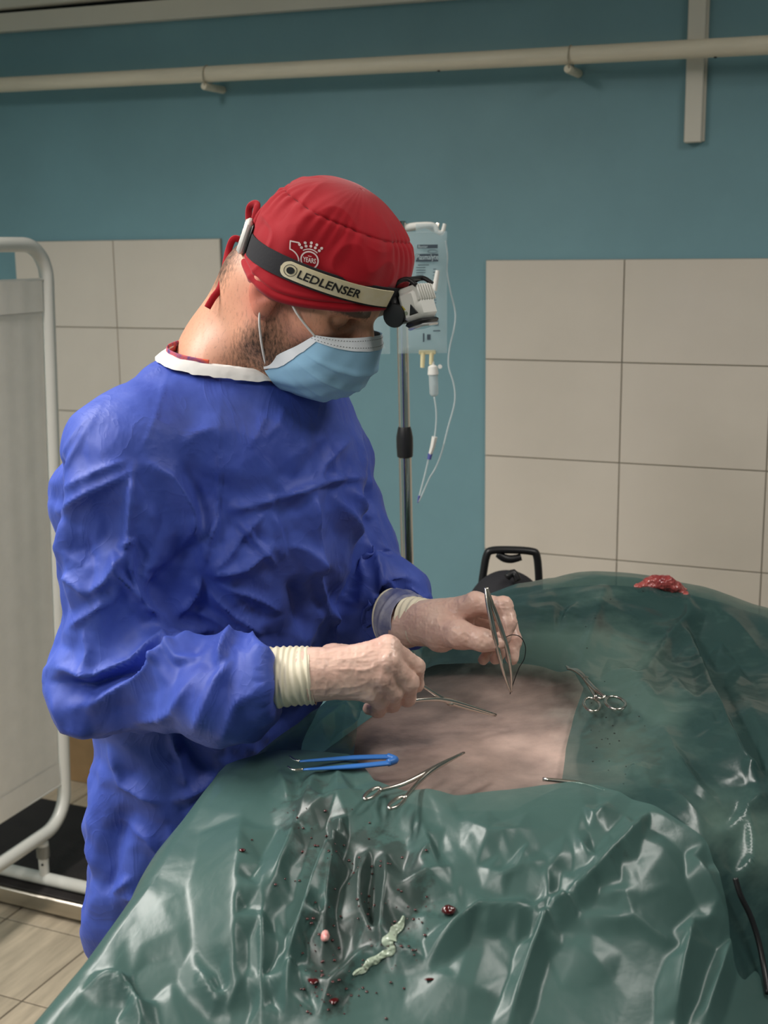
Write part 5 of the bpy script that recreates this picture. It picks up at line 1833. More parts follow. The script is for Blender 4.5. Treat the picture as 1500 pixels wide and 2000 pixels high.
part('nose_edge', gridm(strip(range(nU), range(0, 9), .0009)), M['mask_white'], mask, auto=None)
for I in (range(0, 5), range(nU - 5, nU)):
    part('side_edge', gridm(strip(I, range(nV), .0011)), M['mask_white'], mask, auto=None)
stt = MB()
for j in (2, 6):
    W_ = strip(range(nU), [j], .0014)[:, 0]
    for i in range(0, nU - 1, 2):
        stt.tube([W_[i], W_[i] + (W_[i + 1] - W_[i]) * .7], .0003, 4)
part('stitching', stt, M['print_black'], mask, kind='stuff')
for s in (1, -1):
    ii = nU - 2 if s > 0 else 1
    t0 = V2[ii, 2]; b0 = V2[ii, nV - 3]
    e0 = hl(.022, .082 * s, .004); e1 = hl(-.004, .080 * s, .004); e2 = hl(.010, .088 * s, -.036)
    m1 = (t0 * .5 + e0 * .5) + HR * s * .007
    part('ear_loop', MB().tube([t0, m1, e0, e1, e2, b0 * .5 + e2 * .5 + HR * s * .004, b0], .0014, 8, res=8), M['elastic'], mask, auto=None)

# ------------------------------------------------------------------ gloves
gr_v, gr_f = hand_mesh(right_hand, RB, iso=0.0, h=.0014)
gl_v, gl_f = hand_mesh(left_hand, LB, iso=0.0, h=.0014)


def creases(v, f, folds):
    n = vnormals(v, f); px_, _ = proj(v)
    fc = np.clip(((CAM - v) * n).sum(1) / np.linalg.norm(CAM - v, axis=1), 0, 1)
    h = fold_field(px_, folds, end=.2) * fc + .0004 * ridged(v * 110) + .0003 * ridged(v * 260)
    return v + n * h[:, None]


gr_v = creases(gr_v, gr_f, [([(640, 1290), (700, 1285), (745, 1262)], 7, .0012), ([(650, 1305), (710, 1310), (750, 1295)], 7, .0010), ([(650, 1345), (700, 1340), (735, 1322)], 6, .0010),
                            ([(630, 1360), (680, 1355), (720, 1345)], 5, .0009), ([(760, 1275), (770, 1290), (768, 1310)], 5, -.0018, 'g'), ([(752, 1310), (762, 1330), (758, 1345)], 5, -.0018, 'g'),
                            ([(670, 1370), (700, 1368), (716, 1360)], 4, .0012), ([(618, 1290), (640, 1330), (630, 1370)], 6, .0010), ([(735, 1340), (740, 1355), (738, 1370)], 5, -.0015, 'g')])
gl_v = creases(gl_v, gl_f, [([(870, 1245), (890, 1262), (900, 1275)], 4, .0010), ([(860, 1235), (880, 1255), (890, 1270)], 4, .0010), ([(905, 1235), (915, 1248), (912, 1262)], 4, -.0012, 'g'),
                            ([(940, 1240), (945, 1250), (940, 1262)], 4, -.0010, 'g'), ([(880, 1228), (905, 1228)], 4, -.0010, 'g'), ([(978, 1200), (990, 1205), (1000, 1202)], 4, -.0012, 'g'), ([(850, 1200), (860, 1225), (856, 1255)], 5, .0009)])
glr = part('glove', (gr_v, gr_f), M['glove'], person, auto=None)
gll = part('glove', (gl_v, gl_f), M['glove'], person, auto=None)


def cuff(pts, rad, amp=.0009, freq=14, n=44, m=60):
    pts = np.array(pts); p_, r_ = catmull(pts, np.array(rad), m // (len(pts) - 1))
    tan = nrm(np.gradient(p_, axis=0)); a = np.arange(n) / n * 2 * pi
    V = []
    for i in range(len(p_)):
        u_ = nrm(np.array([0, 0, 1.0]) - tan[i][2] * tan[i]); b_ = np.cross(tan[i], u_)
        s_ = i / (len(p_) - 1)
        rr = r_[i] + amp * np.sin(s_ * freq * 2 * pi + 1.2 * np.sin(a * 2 + 9 * s_)) + .0012 * np.sin(a * 3 + 5 * s_)
        V.append(p_[i] + rr[:, None] * (np.outer(np.cos(a), u_) + np.outer(np.sin(a), b_)))
    return np.array(V)


cr_ = cuff([P(514, 1326, 1.378), P(560, 1323, 1.377), P(612, 1318, 1.376)], [.0352, .0334, .0322], freq=9)
part('glove_cuff', gridm(np.concatenate([cr_, cr_[:, :1]], 1)), M['cuff'], glr, auto=None)
part('cuff_bead', MB().tube(cr_[0], .0016, 8, closed=True), M['cuff'], glr, auto=None)
cl_ = cuff([P(800, 1213, 1.645), P(826, 1217, 1.63), P(850, 1217, 1.617)], [.0335, .0310, .0292], freq=7)
part('glove_cuff', gridm(np.concatenate([cl_, cl_[:, :1]], 1)), M['cuff'], gll, auto=None)
cs_ = cuff([P(772, 1206, 1.668), P(785, 1209, 1.657), P(803, 1213, 1.643)], [.0395, .0385, .0350], freq=2.5)
part('sheer_cuff', gridm(np.concatenate([cs_, cs_[:, :1]], 1)), M['cuff_sheer'], gll, auto=None)
part('cuff_bead', MB().tube(cs_[0], .0014, 8, closed=True), M['cuff'], gll, auto=None)

# ------------------------------------------------------------------ headlamp over the cap
M['strap_white'] = mat('worn_white_strap', (226, 218, 198), .5, rgb2=(214, 196, 150), vscale=22)
M['lens'] = mat('clear_lens', (235, 238, 240), .08, trans=.6)
lamp = thing('headlamp', 'white and black headlamp with lettered strap worn over the red cap', 'headlamp', HC)
ustrap = lambda f: .027 + .21 * f


def strap_pt(th_, hh, off):
    f0 = KC[0] + cap_a(th_) * np.cos(th_)
    return HLv(cap_pt(th_, ustrap(f0) + hh, off))


def strap_band(t0, t1, h0, h1, off, n=90, rounded=False):
    th_ = np.linspace(t0, t1, n)
    V = []
    for i, q_ in enumerate(th_):
        a0, a1 = h0, h1
        if rounded:
            d = abs(q_ - t0) * .1; R2 = (h1 - h0) / 2
            if d < R2:
                c_ = math.sqrt(max(R2 * R2 - (R2 - d) ** 2, 1e-9)); a0, a1 = (h0 + h1) / 2 - c_, (h0 + h1) / 2 + c_
        q4 = np.array([q_] * 4)
        V.append(strap_pt(q4, np.array([a0, a0, a1, a1]), np.array([off - .0015, off, off, off - .0015])))
    return np.array(V)


bs = part('strap', gridm(strap_band(0, 2 * pi, -.0135, .0135, .0035, 160)), M['black_fabric'], lamp, auto=30)
wh = part('strap_sleeve', gridm(strap_band(radians(89), radians(10), -.0105, .0105, .0052, 90, True)), M['strap_white'], lamp, auto=30)
TXT = MB()
tv, tf = text_mesh('LEDLENSER', .0165, align='LEFT', bold=.02)
tw_ = tv[:, 0].max()
LTH = .070
fn2 = lambda xy: strap_pt(radians(77) - xy[:, 0] / (HS * .100), xy[:, 1] / HS, .0058)
tv2 = np.c_[tv[:, 0] * LTH / tw_, (tv[:, 1] - .0057) * .86]
put((tv2, tf), TXT, fn2)
part('strap_lettering', TXT, M['print_black'], wh, smooth=False)
RG = MB()
put(flat_ring(.0066, .0073, (-.0085, 0)), RG, fn2)
put(flat_disc(.0044, (-.0085, 0), 20), RG, fn2)
part('strap_emblem', RG, M['print_black'], wh, smooth=False)
# rear buckle / battery cap
bc = strap_pt(np.array([radians(148)]), np.array([0.004]), .008)[0]
bo = nrm(bc - HLv(np.array([[KC[0], 0, .03]]))[0])
bt = nrm(np.cross(HU, bo)); bu = np.cross(bo, bt)
BM = np.stack([bt, bu, bo], 1)
bk = part('rear_buckle', MB().box((-.0105, -.0215, -.004), (.0105, .0215, .0065), .004, BM, bc), M['white_plastic'], lamp)
for k_ in range(4):
    part('buckle_slot', MB().box((-.004, -.012 + k_ * .007, .0063), (.004, -.0095 + k_ * .007, .0070), 0, BM, bc), M['dark'], bk)
part('buckle_shoe', MB().box((-.012, -.019, -.0055), (.0125, .019, -.003), .001, BM, bc), M['black_plastic'], lamp)

Ld = nrm(.75 * HF - .62 * HU); Rd = HR; Od = nrm(np.cross(Rd, Ld))
if Od @ HF < 0: Od = -Od
LM = np.stack([Ld, Rd, Od], 1)
lc = P(816, 598, HD - .055)
L_ = lambda a, b, c: lc + a * Ld + b * Rd + c * Od
part('lamp_housing', MB().box((-.021, -.024, -.013), (.017, .024, .014), .006, LM, lc), M['white_plastic'], lamp)
for k_ in range(7):
    part('cooling_rib', MB().box((-.0235, -.022 + k_ * .0065, -.010), (-.004, -.0185 + k_ * .0065, .0163), .0012, LM, lc), M['white_plastic'], lamp)
part('lens_ring', MB().box((.0165, -.0235, -.0125), (.0225, .0235, .0125), .004, LM, lc), M['black_plastic'], lamp)
part('lens_bezel', MB().box((.0222, -.0215, -.0112), (.0262, .0215, .0112), .003, LM, lc), M['lens'], lamp)
part('button', MB().add([L_(-.002, .0244, .004), L_(.010, .0244, -.0015), L_(.010, .0244, .0105), L_(-.002, .0262, .004), L_(.009, .0262, -.0005), L_(.009, .0262, .0095)], [[0, 2, 1], [3, 4, 5], [0, 1, 4, 3], [1, 2, 5, 4], [2, 0, 3, 5]]), M['black_plastic'], lamp, smooth=False)
hb = L_(.004, .024, -.021)
part('hinge', MB().lathe([(.006, -.003), (.0135, -.003), (.0145, 0), (.0135, .003), (.005, .004)], hb, Rd, 24), M['black_plastic'], lamp)
part('hinge', MB().lathe([(.006, -.003), (.0135, -.003), (.0145, 0), (.0135, .003), (.005, .004)], L_(.004, -.024, -.021), -Rd, 24), M['black_plastic'], lamp)
part('back_plate', MB().box((-.022, -.026, -.034), (.014, .026, -.014), .005, LM, lc), M['black_plastic'], lamp)
for s in (1, -1):
    part('bracket_arm', MB().tube([L_(-.016, .022 * s, -.022), L_(-.030, .022 * s, -.010), L_(-.032, .021 * s, .006), L_(-.022, .022 * s, .016)], .0028, 8, res=6), M['black_plastic'], lamp, auto=None)
part('bracket_bar', MB().tube([L_(-.032, .022, .004), L_(-.033, -.022, .004)], .0026, 8), M['black_plastic'], lamp)
WT = MB(); WT.add([L_(-.004, .0243, -.0075), L_(.002, .0243, -.0105), L_(.002, .0243, -.0045)], [[0, 1, 2]])
part('warning_mark', WT, mat('yellow_print', (196, 176, 60), .5), lamp, smooth=False)
part('rating_mark', MB().lathe([(.0024, 0), (.0024, .0002)], L_(.006, .0242, -.0055), Rd, 14), mat('grey_print', (150, 160, 140), .5), lamp, smooth=False)

# ------------------------------------------------------------------ infusion bags and line
M['film'] = mat('clear_bag_film', (196, 216, 220), .12, alpha=.30, spec=.6, bump=.4, bscale=40, bdist=.002)
M['tube_clear'] = mat('clear_tubing', (214, 224, 226), .15, alpha=.55)
M['port'] = mat('pale_yellow_port', (226, 214, 170), .4)
M['clamp_blue'] = mat('violet_clip', (88, 92, 160), .4)
M['bag_print'] = mat('bag_print', (62, 74, 84), .7)


def pillow(c, wd, ht, th_, ax, n=26, m=44):
    """flat sealed bag: c centre, ax horizontal direction"""
    ax = nrm(ax); nn = np.cross(ax, [0, 0, 1.0])
    V = []
    for sgn in (1, -1):
        G = np.zeros((n, m, 3))
        for i in range(n):
            for j in range(m):
                u_ = -1 + 2 * i / (n - 1); v_ = -1 + 2 * j / (m - 1)
                bul = max(0, (1 - abs(u_) ** 2.4)) ** .6 * max(0, (1 - abs(v_) ** 4)) ** .6 * (1.1 - .35 * v_)
                G[i, j] = np.asarray(c) + ax * u_ * wd / 2 * (1 - .03 * bul) + np.array([0, 0, v_ * ht / 2]) + nn * sgn * (th_ / 2 * bul + .0004)
        V.append(G)
    mb = MB(); mb.grid(V[0]); mb.grid(V[1][::-1])
    return mb, nn


DB = 2.47
bl_ = P(776, 470, DB); br_ = P(873, 470, DB)
zt_ = P(825, 452, DB)[2]; zb_ = P(825, 690, DB)[2]
bcen = np.array([(bl_[0] + br_[0]) / 2, DB, (zt_ + zb_) / 2])
bag = thing('infusion_bag', 'full clear infusion bag with dark printed label hanging right of the pole', 'infusion bag', bcen)
mb, nn = pillow(bcen, br_[0] - bl_[0], zt_ - zb_, .030, (1, 0, 0))
flm = part('film', mb, M['film'], bag, auto=None)
front = lambda px_, py_: P(px_, py_, DB - .0185)


def bag_text(s, px_, py_, wpx, hpx, m_, parent=bag, nm='label_print', dpl=DB - .0185):
    v_, f_ = text_mesh(s, 1.0)
    v_ = v_ - v_.min(0); v_ = v_ / v_.max(0).clip(1e-6)
    a_ = P(px_, py_, dpl); sx_ = wpx * dpl / FPX; sy_ = hpx * dpl / FPX
    part(nm, MB().add(np.c_[a_[0] + v_[:, 0] * sx_, np.full(len(v_), dpl), a_[2] - (1 - v_[:, 1]) * sy_], f_), m_, parent, smooth=False)


def bag_bar(x0, y0, x1, y1, m_, dpl=DB - .018, nm='label_bar'):
    a_ = P(x0, y0, dpl); b_ = P(x1, y1, dpl)
    part(nm, MB().box((a_[0], dpl, b_[2]), (b_[0], dpl + .0004, a_[2])), m_, bag, smooth=False)


M['print_pale'] = mat('pale_print', (186, 206, 210), .7)
bag_bar(815, 478, 855, 485, M['bag_print']); bag_text('Baxter', 817, 479, 18, 5, M['print_pale'])
bag_bar(812, 496, 856, 511, M['bag_print']); bag_text('Plasmalyte', 813, 497, 42, 13, M['print_pale'])
part('label_oval', MB().tube([P(845 + 9 * cos(q_), 491 + 3.2 * sin(q_), DB - .0185) for q_ in np.linspace(0, 2 * pi, 20, endpoint=False)], .0006, 5, closed=True), M['bag_print'], bag)
lines = MB()
rr_ = random.Random(2)
for (x0, y0, x1, y1) in [(816, 517, 838, 518.4)] + [(813, 522 + 5 * i, 813 + rr_.choice([18, 22, 14, 26]), 523.3 + 5 * i) for i in range(6)] + [(846, 525 + 6 * i, 852, 526.6 + 6 * i) for i in range(18)] + [(814, 556 + 6 * i, 814 + rr_.choice([14, 20, 10]), 557.5 + 6 * i) for i in range(13)] + [(840, 624 + 2.2 * i, 857, 625.2 + 2.2 * i) for i in range(6)] + [(826, 651, 829, 668), (834, 653, 841, 664), (846, 645, 860, 647)]:
    a_ = P(x0, y0, DB - .0184); b_ = P(x1, y1, DB - .0184)
    lines.box((a_[0], DB - .0184, b_[2]), (b_[0], DB - .0181, a_[2]))
part('small_print', lines, M['bag_print'], bag, smooth=False, kind='stuff')
for px_ in (826, 843):
    a_ = P(px_, 688, DB); b_ = P(px_ - 1, 718 if px_ == 826 else 712, DB)
    part('port', MB().tube([a_, b_], [.0046, .0040], 12), M['port'], bag)
a_ = P(818, 684, DB); b_ = P(851, 692, DB)
part('port_seal', MB().box((a_[0], DB - .003, b_[2]), (b_[0], DB + .003, a_[2]), .0012), M['port'], bag)
part('hanger_tab', MB().box((bcen[0] - .012, DB - .001, zt_ - .002), (bcen[0] + .03, DB + .001, zt_ + .014), .0008), M['film'], bag)

b2 = np.array([P(722, 560, DB - .01)[0], DB - .01, bcen[2] + .0])
bag2 = thing('infusion_bag', 'clear infusion bag mostly hidden behind the masked face', 'infusion bag', b2)
mb, nn = pillow(b2, .075, zt_ - zb_, .026, (1, 0.1, 0))
part('film', mb, M['film'], bag2, auto=None)
part('port', MB().tube([b2 + np.array([.004, 0, -(zt_ - zb_) / 2 + .004]), b2 + np.array([.004, 0, -(zt_ - zb_) / 2 - .024])], .0042, 10), M['port'], bag2)
part('hanger_tab', MB().box(b2 + np.array([-.01, -.001, (zt_ - zb_) / 2 - .002]), b2 + np.array([.01, .001, (zt_ - zb_) / 2 + .014]), .0008), M['film'], bag2)

ls = thing('infusion_line', 'clear drip chamber and coiled tubing hanging below the infusion bag', 'tubing', P(846, 770, DB))
c0 = P(845, 712, DB); c1 = P(848, 775, DB); da = nrm(c1 - c0); L0 = np.linalg.norm(c1 - c0)
part('spike', MB().lathe([(.003, -.006), (.0035, 0), (.009, .004), (.0095, .010), (.0105, .016), (.0105, .019)], c0, da, 18), M['white_plastic'], ls)
part('air_vent', MB().lathe([(.004, -.002), (.004, .003)], c0 + np.array([.014, 0, -.004]), (0, -1, 0), 12), M['white_plastic'], ls)
part('drip_chamber', MB().lathe([(.0088, .016), (.0088, L0 - .006), (.006, L0 - .002), (.002, L0)], c0, da, 20), M['tube_clear'], ls)
part('fluid', MB().lathe([(.0070, L0 - .022), (.0070, L0 - .008), (.004, L0 - .004)], c0, da, 16), M['film'], ls)
tb = [(848, 775), (852, 805), (851, 835), (847, 862), (840, 880), (836, 900), (829, 930), (820, 965), (817, 980), (824, 967), (838, 935), (850, 915), (862, 885), (875, 835), (888, 785), (886, 750), (876, 715), (878, 680), (887, 640), (889, 610), (880, 570), (873, 530), (874, 500), (870, 470)]
part('tube', MB().tube([P(x, y, DB - .004 + (.004 if i > 9 else 0)) for i, (x, y) in enumerate(tb)], .0016, 8, res=6), M['tube_clear'], ls, auto=None)
rcl = part('roller_clamp', MB().tube([P(849, 853, DB - .004), P(845, 872, DB - .004), P(840, 888, DB - .004)], [.007, .0060, .0045], 10, flat=(1, .8, (0, -1, 0))), M['white_plastic'], ls)
part('clamp_tip', MB().tube([P(840.5, 886, DB - .004), P(838, 897, DB - .004)], [.0046, .004], 10), M['clamp_blue'], ls)
part('connector', MB().tube([P(819, 968, DB - .004), P(816, 982, DB - .004)], [.0026, .0012], 8), M['clamp_blue'], ls)
part('spare_spike', MB().tube([P(848, 568, DB - .025), P(855, 528, DB - .025)], [.0055, .004], 10), M['white_plastic'], ls)

# ------------------------------------------------------------------ equipment case on a trolley behind the table
DT = 2.46
zc_ = P(990, 1175, DT)[2]
tc_ = P(992, 1175, DT)
tx, ty = tc_[0], DT
tz = zc_ - .09
t = thing('equipment_trolley', 'small steel trolley standing behind the draped table', 'trolley', (tx, ty, 0))
part('shelf', MB().box((tx - .15, ty - .10, tz - .02), (tx + .15, ty + .12, tz), .004), M['steel'], t)
part('shelf', MB().box((tx - .15, ty - .10, .25), (tx + .15, ty + .12, .27), .004), M['steel'], t)
for sx_ in (-1, 1):
    for sy_ in (-.085, .105):
        part('leg', MB().tube([(tx + sx_ * .135, ty + sy_, 0), (tx + sx_ * .135, ty + sy_, tz - .019)], .010, 10), M['chrome'], t)
t = thing('equipment_case', 'black rounded equipment case with a carrying handle in front of the wall tiles', 'case', (tx, ty, tz))
fc = Field((tx - .12, ty - .11, tz + .001), (tx + .12, ty + .11, zc_ + .12), .005)
ctop = P(990, 1112, DT)[2]
fc.ell((tx - .004, ty - .01, tz + .05), (.085, .07, ctop - tz - .05), k=.01)
fc.cone((tx - .02, ty - .05, tz + .035), (tx + .03, ty - .05, tz + .035), .03, .03, k=.02)
cv, cf_ = fc.mesh(); cv[:, 2] = np.maximum(cv[:, 2], tz + .0005)
part('case_body', (cv, cf_), M['black_fabric'], t, auto=None)
hp_ = [(938, 1165), (944, 1120), (951, 1084), (962, 1075), (1000, 1074), (1038, 1077), (1048, 1085), (1052, 1120), (1053, 1160)]
hd_ = part('handle', MB().tube([P(x, y, DT + .045) for x, y in hp_] , .0098, 12, res=6, flat=(1.0, .8, (0, -1, 0))), M['black_plastic'], t, auto=None)
part('handle_grip', MB().tube([P(972, 1082, DT + .045), P(985, 1090, DT + .045), P(1000, 1092, DT + .045), P(1018, 1088, DT + .045)], [.007, .0085, .0085, .007], 10, res=5), M['black_plastic'], hd_, auto=None)
part('strap_clip', MB().tube([P(990, 1128, DT - .06), P(1003, 1118, DT - .055), P(1012, 1135, DT - .06)], .007, 8, res=4), M['black_plastic'], t, auto=None)

# ------------------------------------------------------------------ instruments and things on the drapes


def lay(pts, off, which=None):
    return [on_drape(x, y, off, which) for x, y in pts]


def ring_on(cx, cy, rx, ry, rot, off, which, n=22):
    out = []
    for q_ in np.linspace(0, 2 * pi, n, endpoint=False):
        x = rx * cos(q_); y = ry * sin(q_)
        out.append((cx + x * cos(rot) - y * sin(rot), cy + x * sin(rot) + y * cos(rot)))
    zz = np.mean([on_drape(x, y, 0, which)[2] for x, y in out[::4]]) + off
    return [PZ(x, y, zz) for x, y in out]


tcl = thing('towel_clamp', 'steel ring-handled towel clamp lying on the dark far drape', 'clamp', on_drape(1160, 1350, .004, far))
part('arm', MB().tube(lay([(1106, 1301), (1114, 1306), (1128, 1310), (1140, 1322), (1152, 1340), (1164, 1362)], .007, far), [.0014, .002, .0026, .0030, .0028, .0022], 10, res=5), M['instr'], tcl, auto=None)
part('arm', MB().tube(lay([(1108, 1306), (1120, 1308), (1136, 1318), (1150, 1334), (1166, 1350), (1182, 1362)], .009, far), [.0012, .002, .0026, .0030, .0028, .0022], 10, res=5), M['instr'], tcl, auto=None)
part('finger_ring', MB().tube(ring_on(1156, 1376, 17, 12, .5, .007, far), .0019, 8, closed=True), M['instr'], tcl, auto=None)
part('finger_ring', MB().tube(ring_on(1202, 1373, 20, 12, .25, .008, far), .0019, 8, closed=True), M['instr'], tcl, auto=None)
part('ratchet', MB().tube(lay([(1163, 1362), (1175, 1364), (1186, 1360)], .009, far), .0018, 8), M['instr'], tcl, auto=None)
part('box_joint', MB().lathe([(.0015, -.002), (.0036, -.001), (.0036, .002), (.0015, .003)], on_drape(1144, 1325, .009, far), (0, 0, 1), 12), M['instr'], tcl)

# thumb forceps held in the left hand
fp = thing('thumb_forceps', 'slim steel thumb forceps held upright in the far gloved hand', 'forceps', P(968, 1230, 1.556))
part('arm', MB().tube([P(949, 1147, 1.560), P(953, 1178, 1.552), P(962, 1222, 1.545), (P(974, 1275, 1.545)), P(985, 1318, 1.548), P(997, 1352, 1.550)], [.0022, .0032, .0034, .0030, .0020, .0011], 8, res=5, flat=(.55, 1, (0, -1, 0))), M['instr'], fp, auto=None)
part('arm', MB().tube([P(950, 1147, 1.563), P(959, 1176, 1.556), P(973, 1212, 1.550), P(989, 1262, 1.548), P(998, 1312, 1.550), P(999, 1352, 1.551)], [.0022, .0032, .0034, .0030, .0020, .0011], 8, res=5, flat=(.55, 1, (0, -1, 0))), M['instr'], fp, auto=None)

# needle holder in the near hand
nh_ = thing('needle_holder', 'steel needle holder gripped in the near gloved hand', 'needle holder', P(850, 1372, 1.455))
fieldz = lambda px_, py_, off: PZ(px_, py_, float(zbase(PZ(px_, py_, 1.09)[:2])) + off)
tip = fieldz(968, 1398, .010)
j0 = P(880, 1372, 1.475)
part('shank', MB().tube([P(800, 1322, 1.452), P(838, 1348, 1.462), j0, tip], [.0022, .0026, .0036, .0013], 10, res=5), M['instr'], nh_, auto=None)
part('shank', MB().tube([P(776, 1374, 1.432), P(830, 1366, 1.455), j0 + np.array([0, 0, .002]), tip + np.array([.001, 0, .001])], [.0022, .0026, .0036, .0013], 10, res=5), M['instr'], nh_, auto=None)
part('box_joint', MB().lathe([(.002, -.003), (.0046, -.002), (.0046, .002), (.002, .003)], j0, nrm((.2, -.6, .7)), 14), M['instr'], nh_)
for (cx, cy, cd) in ((786, 1312, 1.448), (758, 1378, 1.425)):
    part('finger_ring', MB().tube([P(cx + 15 * cos(q_), cy + 12 * sin(q_), cd) for q_ in np.linspace(0, 2 * pi, 20, endpoint=False)], .0019, 8, closed=True), M['instr'], nh_, auto=None)

# blue bipolar forceps
bf_ = thing('blue_forceps', 'blue coated bipolar forceps with bent steel tips beside the operating field', 'forceps', on_drape(640, 1490, .003, far))
M['blue_coat'] = mat('blue_coating', (56, 112, 186), .35, var=.05)
for (a_, b_, c_, d_, e_) in (((762, 1478), (690, 1480), (585, 1487), (575, 1484), (566, 1477)), ((762, 1490), (690, 1497), (592, 1503), (573, 1504), (562, 1497))):
    zz = max(on_drape(640, 1490, 0, near)[2], on_drape(700, 1488, 0, near)[2], on_drape(590, 1500, 0, near)[2]) + .006
    g_ = lambda p: PZ(p[0], p[1], zz)
    ar = part('arm', MB().tube([g_(a_), g_(b_), g_(c_)], [.0052, .0050, .0020], 10, res=5, flat=(.45, 1, (0, 0, 1))), M['blue_coat'], bf_, auto=None)
    part('bent_tip', MB().tube([g_(c_), g_(d_), g_(e_)], [.0018, .0014, .0009], 8, res=4), M['instr'], ar, auto=None)
part('heel', MB().tube([g_((758, 1478)), g_((772, 1484)), g_((758, 1490))], .0042, 8, res=5), M['blue_coat'], bf_, auto=None)

# artery clamp whose ring peeks out over the near drape
ac = thing('artery_clamp', 'steel artery clamp with its ring over the edge of the near drape', 'clamp', on_drape(728, 1549, .004))
zz = on_drape(728, 1549, 0)[2] + .008
g_ = lambda x, y, dz=0: PZ(x, y, zz + dz)
part('finger_ring', MB().tube([g_(727 + 16 * cos(q_) - 3 * sin(q_), 1550 - 7 * cos(q_) + 9 * sin(q_)) for q_ in np.linspace(0, 2 * pi, 22, endpoint=False)], .0020, 8, closed=True), M['instr'], ac, auto=None)
part('finger_ring', MB().tube([g_(775 + 16 * cos(q_) - 3 * sin(q_), 1568 - 7 * cos(q_) + 9 * sin(q_), .002) for q_ in np.linspace(0, 2 * pi, 22, endpoint=False)], .0020, 8, closed=True), M['instr'], ac, auto=None)
part('shank', MB().tube([g_(741, 1544), g_(790, 1530, .002), g_(850, 1500, .004), g_(905, 1470, .004)], [.002, .0024, .0032, .0012], 10, res=5), M['instr'], ac, auto=None)
part('shank', MB().tube([g_(790, 1560, .002), g_(815, 1530, .003), g_(850, 1500, .006), g_(907, 1470, .005)], [.002, .0024, .0032, .0012], 10, res=5), M['instr'], ac, auto=None)

# dark probe lying at the near edge of the field
zz = float(zbase(PZ(1140, 1538, 1.09)[:2])) + .012
single('steel_probe', MB().tube([PZ(1060, 1522, zz), PZ(1120, 1528, zz), PZ(1150, 1534, zz), PZ(1182, 1545, zz)], [.0022, .0024, .002, .0010], 8, res=4), M['instr'], 'thin dark steel probe at the right end of the operating field', 'probe', auto=None)

# suture thread
single('suture_thread', MB().tube([P(985, 1246, 1.548), P(1000, 1240, 1.55), P(1016, 1244, 1.553), P(1026, 1262, 1.556), P(1024, 1286, 1.558), P(1014, 1304, 1.560), P(1004, 1330, 1.556), P(996, 1356, 1.552)], .0006, 6, res=6), M['print_black'], 'thin black suture thread looping from the forceps into the field', 'thread', auto=None)
# removed tissue on the crest of the far drape
tp = P(1292, 1152, 1.95)
ft_ = Field(tp - np.array([.06, .05, .04]), tp + np.array([.06, .05, .04]), .0016)
for (x, y, r_) in ((1256, 1150, .010), (1270, 1142, .012), (1285, 1140, .013), (1300, 1142, .014), (1315, 1150, .013), (1328, 1158, .011), (1338, 1166, .008), (1300, 1154, .013), (1276, 1150, .011), (1322, 1160, .010), (1246, 1150, .006)):
    ft_.ell(P(x, y - 3, 1.945 + rng.uniform(-.012, .012)), (r_, r_, r_ * .85), k=.006)
tv_, tf_ = ft_.mesh()
tv_ = tv_ + vnormals(tv_, tf_) * (.0022 * fbm(tv_ * 110, 3) + .0012 * ridged(tv_ * 240))[:, None]
single('tissue_lump', (tv_, tf_), M['tissue'], 'lump of raw red tissue on the crest of the far drape', 'tissue', auto=None)


def blob(px_, py_, rx, ry, rz_, m_, nm, label, cat, group=None, which=None, seed=0):
    c_ = on_drape(px_, py_, 0, which)
    n = 14
    G = np.zeros((n, 9, 3))
    for i in range(n):
        for j in range(9):
            a_ = i / n * 2 * pi; e_ = pi * j / 8
            G[i, j] = (rx * cos(a_) * sin(e_), ry * sin(a_) * sin(e_), rz_ * cos(e_))
    G = G.reshape(-1, 3)
    G = G * (1 + .3 * vnoise(G * 300 + seed * 7.3)[:, None]) + c_ + np.array([0, 0, rz_ * .55])
    return single(nm, gridm(G.reshape(n, 9, 3), True), m_, label, cat, group=group, auto=None)


blob(876, 1781, .0062, .0060, .0042, M['clot'], 'blood_clot', 'largest dark blood clot in the middle of the near drape', 'clot', 'clots on the near drape', seed=1)
blob(473, 1662, .0034, .0024, .0014, M['clot'], 'blood_clot', 'small lone blood clot near the left edge of the near drape', 'clot', 'clots on the near drape', seed=2)
blob(652, 1957, .0042, .0055, .0018, M['clot'], 'blood_clot', 'lowest dark red clot under the pale fluid streak', 'clot', 'clots on the near drape', seed=3)
blob(612, 1917, .0052, .0060, .0016, M['clot'], 'blood_clot', 'flat dark red clot left of the pale fluid streak', 'clot', 'clots on the near drape', seed=4)
blob(840, 1914, .0050, .0018, .0012, M['clot'], 'blood_clot', 'thin dark red clot ending a grey smear right of centre', 'clot', 'clots on the near drape', seed=5)
blob(635, 1831, .0042, .0080, .0038, M['fat'], 'tissue_fragment', 'small pink tissue fragment on a fold of the near drape', 'tissue', seed=6)


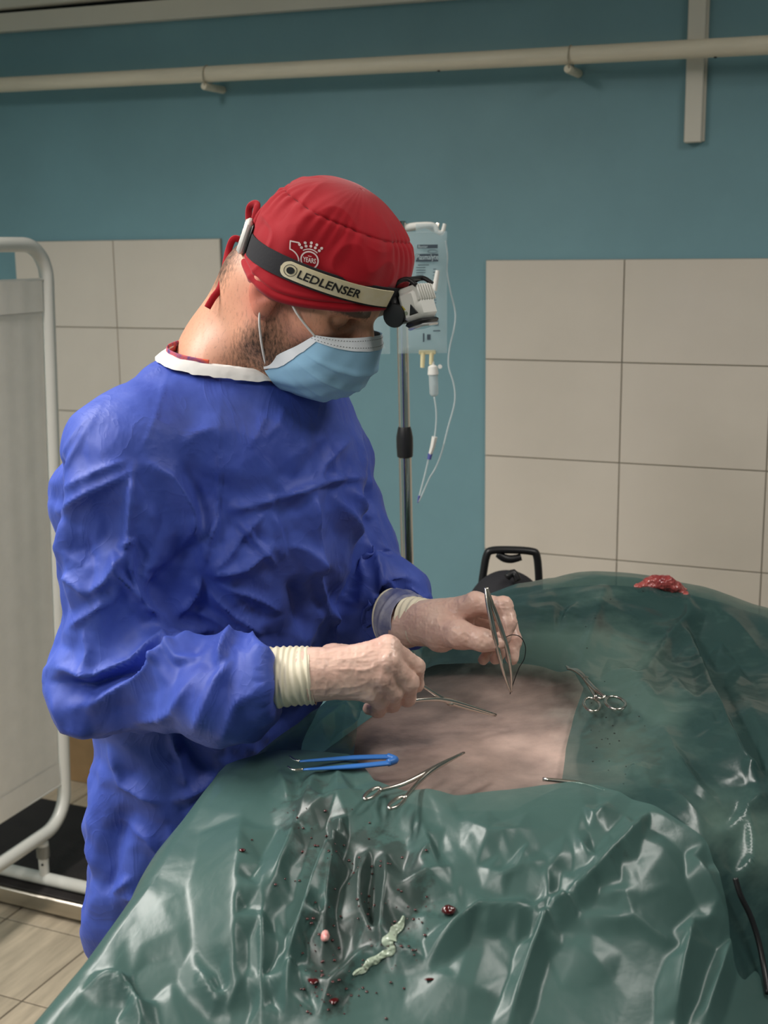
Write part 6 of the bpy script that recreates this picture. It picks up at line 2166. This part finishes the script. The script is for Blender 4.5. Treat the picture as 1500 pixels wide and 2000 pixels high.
def smear(pts, wds, m_, nm, label, cat, which=None, off=.0012, par=None):
    pl = np.array(pts, float); pl, w_ = catmull(np.c_[pl, np.zeros(len(pl))], np.array(wds, float), 10); pl = pl[:, :2]
    t_ = nrm(np.gradient(pl, axis=0)); n_ = np.stack([-t_[:, 1], t_[:, 0]], 1)
    V = np.zeros((len(pl), 7, 3))
    for i in range(len(pl)):
        for j, s_ in enumerate(np.linspace(-1, 1, 7)):
            q_ = pl[i] + n_[i] * s_ * w_[i] * (1 + .3 * math.sin(i * .55 + 2 * s_))
            V[i, j] = on_drape(q_[0], q_[1], off - .0004 + .0005 * (1 - s_ * s_), which)
    return single(nm, gridm(V), m_, label, cat, auto=None)


smear([(790, 1790), (775, 1815), (760, 1835), (762, 1858), (735, 1872), (712, 1890), (690, 1905)], [3, 9, 12, 7, 8, 7, 3], M['pus'], 'fluid_streak', 'pale cream fluid streak running down the near drape folds', 'fluid')

# fine spatter: too small and too many to count
rr_ = np.random.default_rng(5)
dm = MB()
for (cx, cy, sx_, sy_, n_) in ((720, 1770, 60, 90, 80), (640, 1900, 35, 60, 40), (600, 1620, 40, 60, 22), (780, 1830, 40, 50, 26)):
    for _ in range(n_):
        x, y = cx + rr_.normal() * sx_, cy + rr_.normal() * sy_
        if y < 1560 or y > 1995: continue
        c_ = on_drape(x, y, .0002); r_ = rr_.uniform(.0006, .0021)
        dm.lathe([(r_, 0), (r_ * .8, r_ * .3), (r_ * .3, r_ * .5)], c_, (0, 0, 1), 7)
single('blood_spatter', dm, M['clot'], 'fine blood spatter over the crumpled middle of the near drape', 'spatter', kind='stuff', auto=None)
dm = MB()
for (cx, cy, sx_, sy_, n_) in ((1180, 1430, 40, 50, 30), (1150, 1200, 70, 30, 14)):
    for _ in range(n_):
        x, y = cx + rr_.normal() * sx_, cy + rr_.normal() * sy_
        if x < 1120: continue
        c_ = on_drape(x, y, .0002, far); r_ = rr_.uniform(.0005, .0014)
        dm.lathe([(r_, 0), (r_ * .8, r_ * .3), (r_ * .3, r_ * .5)], c_, (0, 0, 1), 7)
single('blood_spatter', dm, M['print_black'], 'tiny dried dark specks on the far drape around the towel clamp', 'spatter', kind='stuff', auto=None)

# black cable at the right edge of the near drape
cb = [on_drape(x, y, .012, far) for x, y in ((1436, 1715), (1446, 1748), (1466, 1790), (1482, 1840), (1492, 1890), (1500, 1940))]
single('black_cable', MB().tube(cb, .0028, 8, res=6), M['black_plastic'], 'black cable running down the right edge of the near drape', 'cable', auto=None)
